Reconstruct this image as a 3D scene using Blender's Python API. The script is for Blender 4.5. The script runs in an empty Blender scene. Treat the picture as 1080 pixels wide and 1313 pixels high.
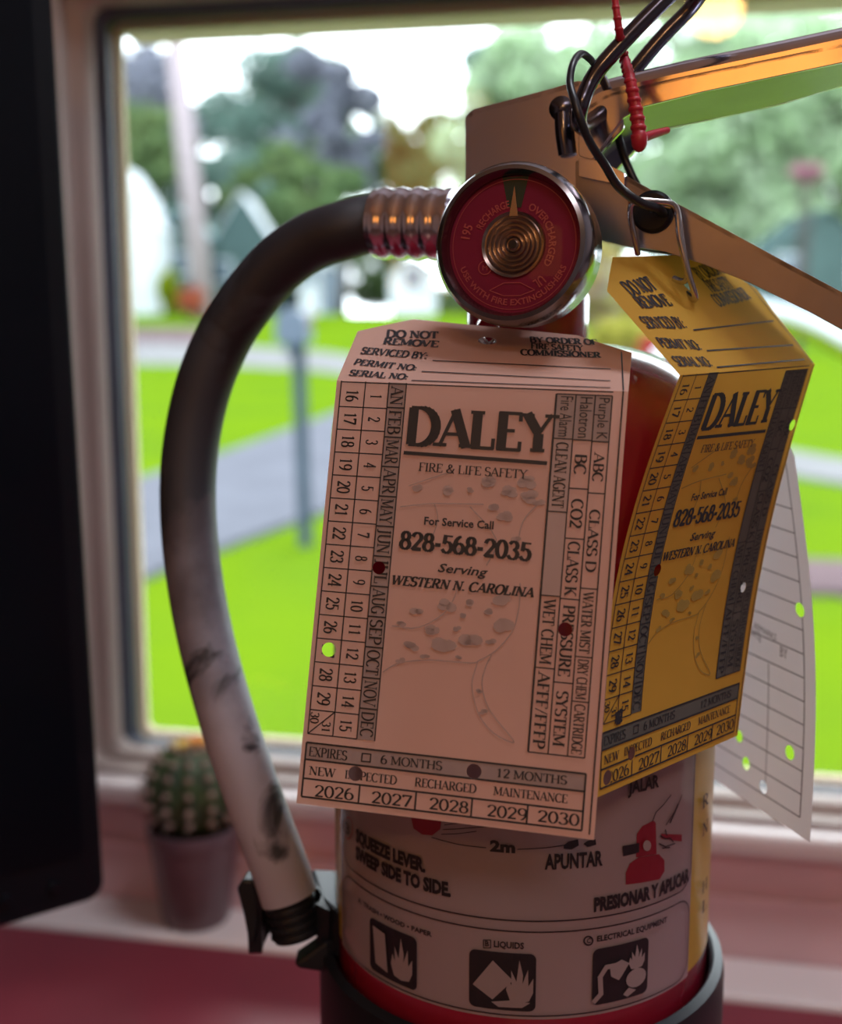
import bpy, bmesh, math, random
import numpy as np
from mathutils import Vector, Matrix
from mathutils.geometry import tessellate_polygon
random.seed(7)
R = math.radians
sin, cos, pi = math.sin, math.cos, math.pi
SC = bpy.context.scene
COL = SC.collection

# ------------------------------------------------------------------ camera
F = 1500.0
PITCH = math.atan(236 / F)
CZ = 1.12
cd = bpy.data.cameras.new('camera')
cam = bpy.data.objects.new('camera', cd); COL.objects.link(cam)
cam.location = (0, 0, CZ)
cam.rotation_euler = (pi / 2 - PITCH, 0, 0)
cd.sensor_fit = 'HORIZONTAL'; cd.sensor_width = 36; cd.lens = 36 * F / 1080
cd.clip_start = 0.01; cd.clip_end = 500
cd.dof.use_dof = True; cd.dof.focus_distance = 0.275; cd.dof.aperture_fstop = 10.5
cd.dof.aperture_blades = 0
SC.camera = cam
# ------------------------------------------------------------------ sky and exposure
wd = bpy.data.worlds.new('overcast_sky'); SC.world = wd; wd.use_nodes = True
nt = wd.node_tree; nt.nodes.clear()
wo = nt.nodes.new('ShaderNodeOutputWorld'); bg = nt.nodes.new('ShaderNodeBackground')
bg.inputs[0].default_value = (0.86, 0.94, 1.0, 1); bg.inputs[1].default_value = 7.0
nt.links.new(bg.outputs[0], wo.inputs[0])
SC.view_settings.view_transform = 'Standard'; SC.view_settings.look = 'None'
SC.view_settings.gamma = 1; SC.view_settings.use_curve_mapping = False
SC.view_settings.exposure = 0.0
# soft overcast sun
sl = bpy.data.lights.new('sun', 'SUN'); sl.energy = 3.5; sl.angle = R(25); sl.color = (1, .97, .9)
so = bpy.data.objects.new('sun', sl); COL.objects.link(so); so.rotation_euler = (R(42), 0, R(165)); so.location = (0, 5, 8)
# added fill light behind the camera, brightens the interior (housing built below)
al = bpy.data.lights.new('room_fill_light', 'AREA'); al.shape = 'RECTANGLE'; al.size = .6; al.size_y = .3
al.energy = 5.6; al.color = (1, .86, .86)
ao = bpy.data.objects.new('room_fill_light', al); COL.objects.link(ao); ao.location = (0.3, -1.3, 2.36)
ao.rotation_euler = (R(14), 0, 0)

# second added fill light, over the desk, brightens ledge strip and tag flap
a2 = bpy.data.lights.new('desk_fill_light', 'AREA'); a2.shape = 'RECTANGLE'; a2.size = .5; a2.size_y = .3
a2.energy = 10.0; a2.color = (.88, .92, 1)
ao2 = bpy.data.objects.new('desk_fill_light', a2); COL.objects.link(ao2); ao2.location = (0.45, .22, 2.36)

# ------------------------------------------------------------------ geometry helpers
CP, SP = cos(PITCH), sin(PITCH)
def ray(px, py):
    a = (px - 540) / F; v = (py - 656.5) / F
    return Vector((a, CP - v * SP, -(v * CP + SP)))       # unit camera depth
O = Vector((0, 0, CZ))
def W(px, py, d): return O + ray(px, py) * d
def WY(px, py, Y):
    r = ray(px, py); return O + r * (Y / r.y)
def on_plane(px, py, p0, n):
    r = ray(px, py); return O + r * ((p0 - O).dot(n) / r.dot(n))
def WZ(px, py, z):
    r = ray(px, py); return O + r * ((z - CZ) / r.z)

# ------------------------------------------------------------------ materials
def mat(name, col, rough=.5, metal=0, noise=None, bump=0, spec=.5, sheen=0, coat=0, col2=None, scale=20, emit=None, trans=0, detail=4):
    m = bpy.data.materials.new(name); m.use_nodes = True
    n = m.node_tree.nodes; l = m.node_tree.links; b = n['Principled BSDF']; out = n['Material Output']
    b.inputs['Base Color'].default_value = (*col, 1); b.inputs['Roughness'].default_value = rough
    b.inputs['Metallic'].default_value = metal; b.inputs['Specular IOR Level'].default_value = spec
    b.inputs['Coat Weight'].default_value = coat; b.inputs['Coat Roughness'].default_value = .08
    tc = n.new('ShaderNodeTexCoord'); nz = n.new('ShaderNodeTexNoise'); nz.inputs['Scale'].default_value = scale
    nz.inputs['Detail'].default_value = detail
    l.new(tc.outputs['Object'], nz.inputs['Vector'])
    c2 = col2 or tuple(min(1, c * .86) for c in col)
    mx = n.new('ShaderNodeMix'); mx.data_type = 'RGBA'
    rp = n.new('ShaderNodeValToRGB'); rp.color_ramp.elements[0].position = .38; rp.color_ramp.elements[1].position = .62
    l.new(nz.outputs['Fac'], rp.inputs[0]); l.new(rp.outputs[0], mx.inputs['Factor'])
    mx.inputs['A'].default_value = (*col, 1); mx.inputs['B'].default_value = (*c2, 1)
    l.new(mx.outputs['Result'], b.inputs['Base Color'])
    if bump:
        bp = n.new('ShaderNodeBump'); bp.inputs['Strength'].default_value = bump; bp.inputs['Distance'].default_value = .001
        l.new(nz.outputs['Fac'], bp.inputs['Height']); l.new(bp.outputs[0], b.inputs['Normal'])
    if emit:
        b.inputs['Emission Color'].default_value = (*emit[0], 1); b.inputs['Emission Strength'].default_value = emit[1]
    if trans:
        t = n.new('ShaderNodeBsdfTranslucent'); l.new(mx.outputs['Result'], t.inputs['Color'])
        ms = n.new('ShaderNodeMixShader'); ms.inputs[0].default_value = trans
        l.new(b.outputs[0], ms.inputs[1]); l.new(t.outputs[0], ms.inputs[2]); l.new(ms.outputs[0], out.inputs['Surface'])
    return m
def glass_mat(name, tint=(1, 1, 1), ior=1.5):
    m = bpy.data.materials.new(name); m.use_nodes = True
    n = m.node_tree.nodes; l = m.node_tree.links; n.remove(n['Principled BSDF'])
    t = n.new('ShaderNodeBsdfTransparent'); t.inputs[0].default_value = (*tint, 1)
    g = n.new('ShaderNodeBsdfGlossy'); g.inputs['Roughness'].default_value = .01
    f = n.new('ShaderNodeFresnel'); f.inputs[0].default_value = ior
    ms = n.new('ShaderNodeMixShader'); l.new(f.outputs[0], ms.inputs[0]); l.new(t.outputs[0], ms.inputs[1]); l.new(g.outputs[0], ms.inputs[2])
    l.new(ms.outputs[0], n['Material Output'].inputs['Surface'])
    return m

M = {}
M['red'] = mat('extinguisher_red_paint', (.30, .012, .035), .18, coat=.6, scale=60)
M['white_label'] = mat('label_white', (.33, .28, .31), .22, scale=8, coat=.3)
M['yellow_label'] = mat('label_yellow', (.50, .34, .03), .28, coat=.3, scale=8)
M['ink'] = mat('black_ink', (.012, .012, .018), .5)
M['ink_grey'] = mat('grey_ink_tint', (.30, .22, .21), .6, col2=(.34, .25, .23), scale=200)
M['ink_faint'] = mat('faint_grey_ink', (.44, .31, .28), .6)
M['ink_faint_yellow'] = mat('faint_ink_on_yellow', (.34, .22, .04), .6)
M['ink_grey_yellow'] = mat('grey_ink_on_yellow', (.09, .085, .075), .6)
M['ink_red'] = mat('red_ink', (.24, .012, .03), .4)
M['ink_white'] = mat('white_ink', (.34, .29, .31), .4)
M['ink_tablegrey'] = mat('thin_form_ink', (.17, .12, .15), .6)
M['tag_pink'] = mat('pink_card', (.76, .48, .40), .6, col2=(.72, .45, .37), scale=25, trans=.30)
M['tag_yellow'] = mat('yellow_card', (.74, .43, .07), .7, col2=(.70, .40, .06), scale=25, trans=.42, spec=.2)
M['tag_white'] = mat('white_card', (.80, .74, .76), .6, col2=(.76, .70, .72), scale=25, trans=.38)
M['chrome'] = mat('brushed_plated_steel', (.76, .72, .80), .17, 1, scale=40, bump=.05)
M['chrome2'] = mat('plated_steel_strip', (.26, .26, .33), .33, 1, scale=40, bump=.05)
M['darkchrome'] = mat('dark_chrome', (.13, .13, .17), .22, 1)
M['wire'] = mat('bright_wire', (.62, .6, .6), .25, 1)
M['black'] = mat('black_plastic', (.010, .012, .018), .42, spec=.3)
M['rubber'] = mat('black_rubber_cord', (.012, .014, .022), .35)
M['gauge_red'] = mat('dial_red', (.27, .02, .075), .6, spec=.2)
M['gauge_green'] = mat('dial_green', (.01, .045, .04), .35)
M['gauge_text'] = mat('dial_lettering', (.55, .10, .13), .4)
M['brass'] = mat('brass_spiral', (.42, .36, .34), .25, 1)
M['rim'] = mat('gauge_rim_steel', (.30, .30, .33), .2, 1)
M['seal'] = mat('red_seal_plastic', (.62, .03, .06), .4, trans=.2)
M['cord'] = M['rubber']
M['frame'] = mat('window_frame_vinyl', (.42, .34, .31), .45, scale=6)
M['casing'] = mat('casing_paint', (.24, .19, .19), .5, scale=6)
M['gasket'] = mat('grey_gasket', (.06, .07, .10), .5)
M['sash'] = mat('beige_sash', (.60, .50, .36), .6, scale=5, trans=.35)
M['sill'] = mat('white_gloss_paint', (.82, .74, .74), .25, scale=9)
M['apron'] = mat('pink_painted_apron', (.80, .56, .60), .45, scale=9)
M['wall'] = mat('wall_paint', (.62, .62, .68), .8, scale=4)
M['ceil'] = mat('ceiling_paint', (.75, .68, .6), .8, scale=4)
M['floor'] = mat('floor_wood', (.20, .15, .14), .5, scale=6)
M['desk'] = mat('red_desk_laminate', (.22, .036, .055), .30, col2=(.19, .032, .05), scale=12)
M['pot'] = mat('mauve_ceramic', (.17, .115, .14), .4, scale=30)
M['soil'] = mat('soil', (.05, .03, .02), .9, bump=1, scale=300)
M['cactus'] = mat('cactus_green', (.055, .10, .035), .5, col2=(.03, .06, .03), scale=120)
M['areole'] = mat('woolly_areole', (.42, .30, .25), .9)
M['petal'] = mat('orange_petal', (.9, .38, .08), .5, trans=.4)
M['petal2'] = mat('yellow_petal', (.9, .65, .12), .5, trans=.4)
M['lawn'] = mat('lawn_grass', (.066, .115, .004), 1, col2=(.054, .100, .006), scale=.5, detail=6, spec=0)
M['road'] = mat('pale_concrete', (.13, .13, .135), .9, scale=2, spec=0)
M['drive'] = mat('asphalt_drive', (.085, .088, .105), .9, scale=2, spec=0)
M['brownroad'] = mat('brown_kerb', (.09, .065, .07), .9, scale=2, spec=0)
M['bark'] = mat('bark', (.06, .05, .05), .9, scale=5, spec=0)
M['pole'] = mat('weathered_pole', (.25, .21, .23), .8, scale=3, spec=0)
M['white_siding'] = mat('white_siding', (.42, .45, .48), .7, scale=.5, spec=0)
M['teal'] = mat('teal_metal_roof', (.10, .19, .22), .5, scale=1)
M['grey_wall'] = mat('grey_green_wall', (.05, .08, .08), .8, scale=1, spec=0)
M['darkglass'] = mat('dark_window', (.03, .06, .09), .1)
M['postgrey'] = mat('post_grey_paint', (.04, .055, .075), .6, scale=3, spec=0)
M['mailbox'] = mat('mailbox_blue_grey', (.05, .07, .11), .5, scale=3)
def leafm(name, a, b): return mat(name, a, .8, col2=b, scale=.6, trans=.35, spec=0)
M['leaf_a'] = leafm('leaf_blue_green', (.09, .16, .135), (.14, .20, .175))
M['leaf_b'] = leafm('leaf_mid_green', (.075, .125, .055), (.12, .17, .07))
M['leaf_c'] = leafm('leaf_pale_green', (.30, .42, .25), (.38, .48, .34))  # lightened: haze over the background trees is put into this colour
M['leaf_d'] = leafm('leaf_lilac_grey', (.15, .16, .20), (.19, .20, .25))
M['leaf_y'] = leafm('leaf_yellow_green', (.17, .22, .01), (.14, .19, .01))
M['flower_o'] = leafm('flower_orange', (.32, .08, .04), (.30, .10, .06))
M['flower_p'] = leafm('flower_peach', (.34, .23, .15), (.34, .26, .17))
M['flower_k'] = leafm('flower_pink', (.28, .13, .17), (.28, .14, .18))
M['flower_yl'] = leafm('flower_yellow', (.30, .28, .05), (.25, .27, .06))
M['flower_r'] = leafm('flower_red', (.36, .04, .05), (.36, .06, .06))
M['glass'] = glass_mat('window_glass', (.97, .98, .98), 1.4)
M['lens'] = glass_mat('gauge_lens', (.95, .94, .95), 1.18)
M['bulb'] = mat('warm_bulb', (1, .8, .5), .5, emit=((1, .50, .16), 75))
M['lampshade'] = mat('glowing_shade', (.9, .5, .2), .8, emit=((1, .36, .05), 2.6))
M['panel'] = mat('light_diffuser', (.9, .85, .8), .5)
M['shade'] = mat('brass_shade', (.5, .35, .15), .4, .6)
M['screen'] = mat('dark_screen', (.002, .004, .008), .35, spec=.2)
M['bezel'] = mat('monitor_black_plastic', (.002, .004, .008), .5, spec=.25)

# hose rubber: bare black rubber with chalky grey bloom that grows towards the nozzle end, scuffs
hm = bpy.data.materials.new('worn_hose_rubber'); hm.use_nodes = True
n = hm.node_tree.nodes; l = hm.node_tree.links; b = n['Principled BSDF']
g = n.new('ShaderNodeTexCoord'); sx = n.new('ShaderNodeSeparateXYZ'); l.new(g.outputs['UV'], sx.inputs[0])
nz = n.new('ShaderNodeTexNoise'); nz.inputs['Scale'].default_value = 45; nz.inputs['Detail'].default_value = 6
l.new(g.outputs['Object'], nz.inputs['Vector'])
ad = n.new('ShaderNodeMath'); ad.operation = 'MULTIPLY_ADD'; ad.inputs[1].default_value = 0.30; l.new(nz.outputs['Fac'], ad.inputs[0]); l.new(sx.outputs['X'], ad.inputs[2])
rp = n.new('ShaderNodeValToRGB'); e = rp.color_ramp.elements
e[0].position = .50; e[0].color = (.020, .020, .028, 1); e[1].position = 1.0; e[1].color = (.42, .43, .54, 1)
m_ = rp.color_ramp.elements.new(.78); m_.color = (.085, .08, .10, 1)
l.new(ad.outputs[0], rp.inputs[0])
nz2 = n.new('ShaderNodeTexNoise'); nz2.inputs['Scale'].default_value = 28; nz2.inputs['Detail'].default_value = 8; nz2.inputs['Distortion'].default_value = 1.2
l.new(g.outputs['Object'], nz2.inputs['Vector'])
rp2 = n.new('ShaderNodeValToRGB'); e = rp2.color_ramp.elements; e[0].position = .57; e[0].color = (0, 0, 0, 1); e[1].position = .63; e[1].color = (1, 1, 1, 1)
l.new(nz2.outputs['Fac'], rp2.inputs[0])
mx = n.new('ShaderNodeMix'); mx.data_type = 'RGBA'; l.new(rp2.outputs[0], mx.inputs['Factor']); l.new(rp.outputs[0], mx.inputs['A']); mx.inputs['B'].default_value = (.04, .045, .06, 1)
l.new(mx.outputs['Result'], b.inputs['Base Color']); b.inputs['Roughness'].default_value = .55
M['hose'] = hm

# ------------------------------------------------------------------ object helpers
def tag(o, label=None, cat=None, group=None, kind=None):
    if label: o['label'] = label
    if cat: o['category'] = cat
    if group: o['group'] = group
    if kind: o['kind'] = kind
    return o
def empty(name, loc, label=None, cat=None, group=None, kind=None):
    o = bpy.data.objects.new(name, None); COL.objects.link(o); o.location = loc; o.empty_display_size = .02
    return tag(o, label, cat, group, kind)
def wloc(o):
    v = Vector((0, 0, 0))
    while o: v += o.location; o = o.parent
    return v
def mesh_obj(name, verts, faces, mats, parent=None, smooth=False, midx=None, label=None, uv=None):
    me = bpy.data.meshes.new(name)
    off = wloc(parent) if parent else Vector((0, 0, 0))
    if not parent:                      # origin at the mesh's own base
        vs = np.array([tuple(v) for v in verts]); off = Vector(((vs[:, 0].min() + vs[:, 0].max()) / 2, (vs[:, 1].min() + vs[:, 1].max()) / 2, vs[:, 2].min()))
    me.from_pydata([tuple(Vector(v) - off) for v in verts], [], faces)
    if not isinstance(mats, (list, tuple)): mats = [mats]
    for m in mats: me.materials.append(m)
    if midx is not None: me.polygons.foreach_set('material_index', midx)
    me.validate(); me.update()
    if smooth: me.polygons.foreach_set('use_smooth', [True] * len(me.polygons))
    if uv is not None:
        ul = me.uv_layers.new(name='UVMap')
        for lp in me.loops: ul.data[lp.index].uv = uv[lp.vertex_index]
    o = bpy.data.objects.new(name, me); COL.objects.link(o)
    if parent: o.parent = parent
    else: o.location = off
    if label: o['label'] = label
    return o
def fix(o, sharp=None):
    bm = bmesh.new(); bm.from_mesh(o.data); bmesh.ops.recalc_face_normals(bm, faces=bm.faces); bm.to_mesh(o.data); bm.free()
    if sharp is not None:
        try: o.data.set_sharp_from_angle(angle=R(sharp))
        except Exception: pass
    return o
def bev(o, w, seg=2):
    m = o.modifiers.new('bevel', 'BEVEL'); m.width = w; m.segments = seg; m.limit_method = 'ANGLE'; return o
def add_to(V, Fc, v2, f2):
    k = len(V); V.extend(v2); Fc.extend([tuple(i + k for i in f) for f in f2])
def box_vf(c, s, ax=None):
    ax = ax or (Vector((1, 0, 0)), Vector((0, 1, 0)), Vector((0, 0, 1))); c = Vector(c)
    v = []
    for dz in (-1, 1):
        for dx, dy in ((-1, -1), (1, -1), (1, 1), (-1, 1)):
            v.append(c + ax[0] * dx * s[0] / 2 + ax[1] * dy * s[1] / 2 + ax[2] * dz * s[2] / 2)
    return v, [(0, 3, 2, 1), (4, 5, 6, 7), (0, 1, 5, 4), (1, 2, 6, 5), (2, 3, 7, 6), (3, 0, 4, 7)]
def box(name, c, s, m, parent=None, ax=None, b=0, **k):
    v, f = box_vf(c, s, ax); o = mesh_obj(name, v, f, m, parent, **k)
    if b: bev(o, b)
    return o
def catmull(pts, n=8, closed=False):
    P = [Vector(p) for p in pts]; out = []
    N = len(P); rng = range(N) if closed else range(N - 1)
    for i in rng:
        if closed: p0, p1, p2, p3 = P[(i - 1) % N], P[i], P[(i + 1) % N], P[(i + 2) % N]
        else: p0, p1, p2, p3 = P[max(i - 1, 0)], P[i], P[i + 1], P[min(i + 2, N - 1)]
        for j in range(n):
            t = j / n
            out.append(.5 * ((2 * p1) + (-p0 + p2) * t + (2 * p0 - 5 * p1 + 4 * p2 - p3) * t * t + (-p0 + 3 * p1 - 3 * p2 + p3) * t ** 3))
    if not closed: out.append(P[-1].copy())
    return out
def tube_vf(path, rad, seg=12, closed=False, cap=True):
    N = len(path); V = []; Fc = []; UV = []
    if not hasattr(rad, '__len__'): rad = [rad] * N
    up = None
    for i, p in enumerate(path):
        if closed: t = path[(i + 1) % N] - path[i - 1]
        else: t = path[min(i + 1, N - 1)] - path[max(i - 1, 0)]
        t = t.normalized()
        if up is None:
            up = Vector((0, 0, 1)) if abs(t.z) < .9 else Vector((0, 1, 0))
        up = (up - t * up.dot(t)).normalized(); s = t.cross(up)
        for k in range(seg):
            a = 2 * pi * k / seg
            V.append(p + (up * cos(a) + s * sin(a)) * rad[i]); UV.append((i / max(N - 1, 1), k / seg))
    for i in range(N if closed else N - 1):
        for k in range(seg):
            a = i * seg + k; b2 = i * seg + (k + 1) % seg; j = (i + 1) % N
            Fc.append((a, b2, j * seg + (k + 1) % seg, j * seg + k))
    if cap and not closed:
        Fc.append(tuple(range(seg - 1, -1, -1))); Fc.append(tuple((N - 1) * seg + k for k in range(seg)))
    return V, Fc, UV
def tube(name, path, rad, m, parent=None, seg=12, closed=False, **k):
    V, Fc, UV = tube_vf(path, rad, seg, closed)
    return fix(mesh_obj(name, V, Fc, m, parent, smooth=True, uv=UV, **k), 50)
def frame_of(axis):
    a = Vector(axis).normalized(); u = Vector((0, 0, 1)) if abs(a.z) < .9 else Vector((1, 0, 0))
    u = (u - a * u.dot(a)).normalized(); return a, u, a.cross(u)
def lathe_vf(c, axis, prof, seg=48, a0=0, a1=2 * pi):
    """prof: list of (distance along axis, radius)"""
    a, u, w = frame_of(axis); c = Vector(c); V = []; Fc = []; full = abs(a1 - a0 - 2 * pi) < 1e-6; n = seg if full else seg + 1
    for (h, r) in prof:
        for k in range(n):
            t = a0 + (a1 - a0) * k / seg; V.append(c + a * h + (u * cos(t) + w * sin(t)) * r)
    for i in range(len(prof) - 1):
        for k in range(seg):
            k2 = (k + 1) % n; Fc.append((i * n + k, i * n + k2, (i + 1) * n + k2, (i + 1) * n + k))
    return V, Fc
def lathe(name, c, axis, prof, m, parent=None, seg=48, sharp=35, **k):
    V, Fc = lathe_vf(c, axis, prof, seg); o = mesh_obj(name, V, Fc, m, parent, smooth=True, **k)
    bm = bmesh.new(); bm.from_mesh(o.data); bmesh.ops.remove_doubles(bm, verts=bm.verts, dist=1e-6)
    bmesh.ops.recalc_face_normals(bm, faces=bm.faces); bm.to_mesh(o.data); bm.free()
    o.data.set_sharp_from_angle(angle=R(sharp)); return o
def prism(name, pts, thick_vec, m, parent=None, b=0, holes=(), **k):
    """pts: planar 3-D outline, extruded by thick_vec"""
    pts = [Vector(p) for p in pts]; N = len(pts)
    V = pts + [p + thick_vec for p in pts]
    Fc = [tuple(range(N)), tuple(range(2 * N - 1, N - 1, -1))] + [(i, (i + 1) % N, (i + 1) % N + N, i + N) for i in range(N)]
    o = fix(mesh_obj(name, V, Fc, m, parent, **k))
    if b: bev(o, b)
    return o

# ------------------------------------------------------------------ printing (ink as thin real geometry on its surface)
def arc(cx, cy, rx, ry, a0, a1, n=9):
    return [(cx + rx * cos(R(a0 + (a1 - a0) * i / n)), cy + ry * sin(R(a0 + (a1 - a0) * i / n))) for i in range(n + 1)]
T, K = 'thin', 'thick'
GL = {  # advance, strokes[(pts, width mode)], serifs[(x, y)]
 'A': (.78, [([(.04, 0), (.38, 1)], T), ([(.36, 1), (.70, 0)], K), ([(.16, .34), (.56, .34)], T)], [(.05, 0), (.69, 0)]),
 'B': (.70, [([(.14, 0), (.14, 1)], K), ([(.14, 1), (.32, 1)] + arc(.32, .77, .22, .23, 90, -90) + [(.14, .54)], None), ([(.14, .54), (.36, .54)] + arc(.36, .27, .26, .27, 90, -90) + [(.14, 0)], None)], []),
 'C': (.72, [(arc(.40, .5, .34, .5, 48, 312, 16), None)], []),
 'D': (.80, [([(.14, 0), (.14, 1)], K), ([(.10, 1), (.32, 1)] + arc(.32, .5, .40, .5, 90, -90, 14) + [(.10, 0)], None)], []),
 'E': (.64, [([(.14, 0), (.14, 1)], K), ([(.06, .98), (.56, .98), (.56, .80)], T), ([(.14, .52), (.44, .52)], T), ([(.06, .02), (.58, .02), (.58, .22)], T)], []),
 'F': (.60, [([(.14, 0), (.14, 1)], K), ([(.06, .98), (.56, .98), (.56, .80)], T), ([(.14, .5), (.44, .5)], T)], [(.14, 0)]),
 'G': (.78, [(arc(.40, .5, .34, .5, 48, 330, 16), None), ([(.64, .02), (.64, .40)], K), ([(.48, .42), (.74, .42)], T)], []),
 'H': (.82, [([(.14, 0), (.14, 1)], K), ([(.66, 0), (.66, 1)], K), ([(.14, .5), (.66, .5)], T)], [(.14, 0), (.14, 1), (.66, 0), (.66, 1)]),
 'I': (.36, [([(.18, 0), (.18, 1)], K)], [(.18, 0), (.18, 1)]),
 'J': (.44, [([(.26, 1), (.26, .1)] + arc(.12, .1, .14, .18, 0, -120, 5), None)], [(.26, 1)]),
 'K': (.76, [([(.14, 0), (.14, 1)], K), ([(.62, 1), (.16, .42)], T), ([(.28, .56), (.66, 0)], K)], [(.14, 0), (.14, 1), (.62, 1), (.66, 0)]),
 'L': (.62, [([(.14, 0), (.14, 1)], K), ([(.06, .02), (.56, .02), (.56, .26)], T)], [(.14, 1)]),
 'M': (.96, [([(.12, 0), (.12, 1)], T), ([(.14, 1), (.46, .1)], K), ([(.46, .1), (.78, 1)], T), ([(.80, 0), (.80, 1)], K)], [(.12, 0), (.10, 1), (.80, 0), (.82, 1)]),
 'N': (.82, [([(.13, 0), (.13, 1)], T), ([(.13, 1), (.67, 0)], K), ([(.67, 0), (.67, 1)], T)], [(.13, 0), (.10, 1), (.67, 1)]),
 'O': (.80, [(arc(.40, .5, .34, .5, 90, 450, 22), None)], []),
 'P': (.64, [([(.14, 0), (.14, 1)], K), ([(.08, 1), (.32, 1)] + arc(.32, .73, .25, .27, 90, -90) + [(.14, .46)], None)], [(.14, 0)]),
 'Q': (.80, [(arc(.40, .5, .34, .5, 90, 450, 22), None), ([(.42, .16), (.72, -.16)], K)], []),
 'R': (.74, [([(.14, 0), (.14, 1)], K), ([(.08, 1), (.32, 1)] + arc(.32, .75, .24, .25, 90, -90) + [(.14, .50)], None), ([(.34, .5), (.64, 0)], K)], [(.14, 0), (.66, 0)]),
 'S': (.58, [(arc(.29, .75, .22, .25, 30, 270, 9) + arc(.29, .25, .24, .25, 90, -150, 9), None)], []),
 'T': (.68, [([(.34, 0), (.34, 1)], K), ([(.06, .78), (.06, .98), (.62, .98), (.62, .78)], T)], [(.34, 0)]),
 'U': (.80, [([(.14, 1), (.14, .3)] + arc(.40, .3, .26, .3, 180, 360, 10) + [(.66, 1)], None)], [(.14, 1), (.66, 1)]),
 'V': (.76, [([(.06, 1), (.38, 0)], K), ([(.38, 0), (.68, 1)], T)], [(.07, 1), (.67, 1)]),
 'W': (1.06, [([(.06, 1), (.32, 0)], K), ([(.32, 0), (.54, 1)], T), ([(.52, 1), (.76, 0)], K), ([(.76, 0), (.98, 1)], T)], [(.07, 1), (.52, 1), (.97, 1)]),
 'X': (.74, [([(.08, 1), (.64, 0)], K), ([(.62, 1), (.10, 0)], T)], [(.08, 1), (.62, 1), (.10, 0), (.64, 0)]),
 'Y': (.74, [([(.06, 1), (.37, .48)], K), ([(.37, .48), (.66, 1)], T), ([(.37, 0), (.37, .48)], K)], [(.07, 1), (.66, 1), (.37, 0)]),
 'Z': (.66, [([(.08, .8), (.08, .98), (.58, .98)], T), ([(.56, .98), (.08, .02)], K), ([(.08, .02), (.60, .02), (.60, .22)], T)], []),
 '0': (.62, [(arc(.31, .5, .24, .5, 90, 450, 20), None)], []),
 '1': (.62, [([(.32, 0), (.32, 1)], K), ([(.14, .84), (.32, .98)], T)], [(.32, 0)]),
 '2': (.62, [(arc(.30, .74, .22, .26, 165, -30, 9) + [(.10, .03)], None), ([(.08, .05), (.56, .05)], K)], []),
 '3': (.62, [(arc(.29, .76, .20, .24, 150, -80, 8) + arc(.28, .26, .24, .27, 85, -155, 9), None)], []),
 '4': (.62, [([(.44, 0), (.44, 1), (.06, .30), (.60, .30)], None)], [(.44, 0)]),
 '5': (.62, [([(.54, .97), (.18, .97), (.15, .56)] + arc(.29, .31, .24, .32, 115, -150, 10), None)], []),
 '6': (.62, [(arc(.42, .42, .34, .58, 100, 180, 6) + arc(.31, .30, .23, .30, 180, 540, 14), None)], []),
 '7': (.62, [([(.08, .84), (.08, .96), (.56, .96)], K), ([(.56, .96), (.24, 0)], K)], []),
 '8': (.62, [(arc(.31, .76, .18, .24, -90, 270, 14), None), (arc(.31, .27, .23, .27, 90, 450, 14), None)], []),
 '9': (.62, [(arc(.20, .58, .34, .58, -80, 0, 6) + arc(.31, .70, .23, .30, 0, 360, 14), None)], []),
 '&': (.84, [([(.74, .5), (.62, .16)] + arc(.36, .26, .28, .26, -20, -190, 8) + [(.42, .62)] + arc(.38, .80, .14, .18, -40, 190, 8) + [(.30, .56), (.74, 0)], None)], []),
 '-': (.38, [([(.04, .40), (.34, .40)], K)], []),
 '.': (.26, [([(.12, 0), (.12, .14)], K)], []),
 ',': (.26, [([(.14, .12), (.08, -.12)], K)], []),
 ':': (.26, [([(.12, .04), (.12, .18)], K), ([(.12, .5), (.12, .64)], K)], []),
 '/': (.42, [([(.04, -.04), (.38, 1.04)], T)], []),
 ' ': (.32, [], []),
}
_txt = {}
def sans_tris(s, bold=0.0):
    key = (s, bold)
    if key in _txt: return _txt[key]
    def mk(t):
        cu = bpy.data.curves.new('t', 'FONT'); cu.body = t; cu.size = 1; cu.offset = bold; cu.resolution_u = 2
        ob = bpy.data.objects.new('t', cu); COL.objects.link(ob)
        dg = bpy.context.evaluated_depsgraph_get(); me = ob.evaluated_get(dg).to_mesh()
        V = [(v.co.x, v.co.y) for v in me.vertices]; Fc = [tuple(p.vertices) for p in me.polygons]
        bpy.data.objects.remove(ob); bpy.data.curves.remove(cu)
        return V, Fc
    H, _ = mk('H'); ch = max(y for x, y in H)
    V, Fc = mk(s)
    x0 = min(x for x, y in V); V = [((x - x0) / ch, y / ch) for x, y in V]
    _txt[key] = (V, Fc); return _txt[key]

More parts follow.
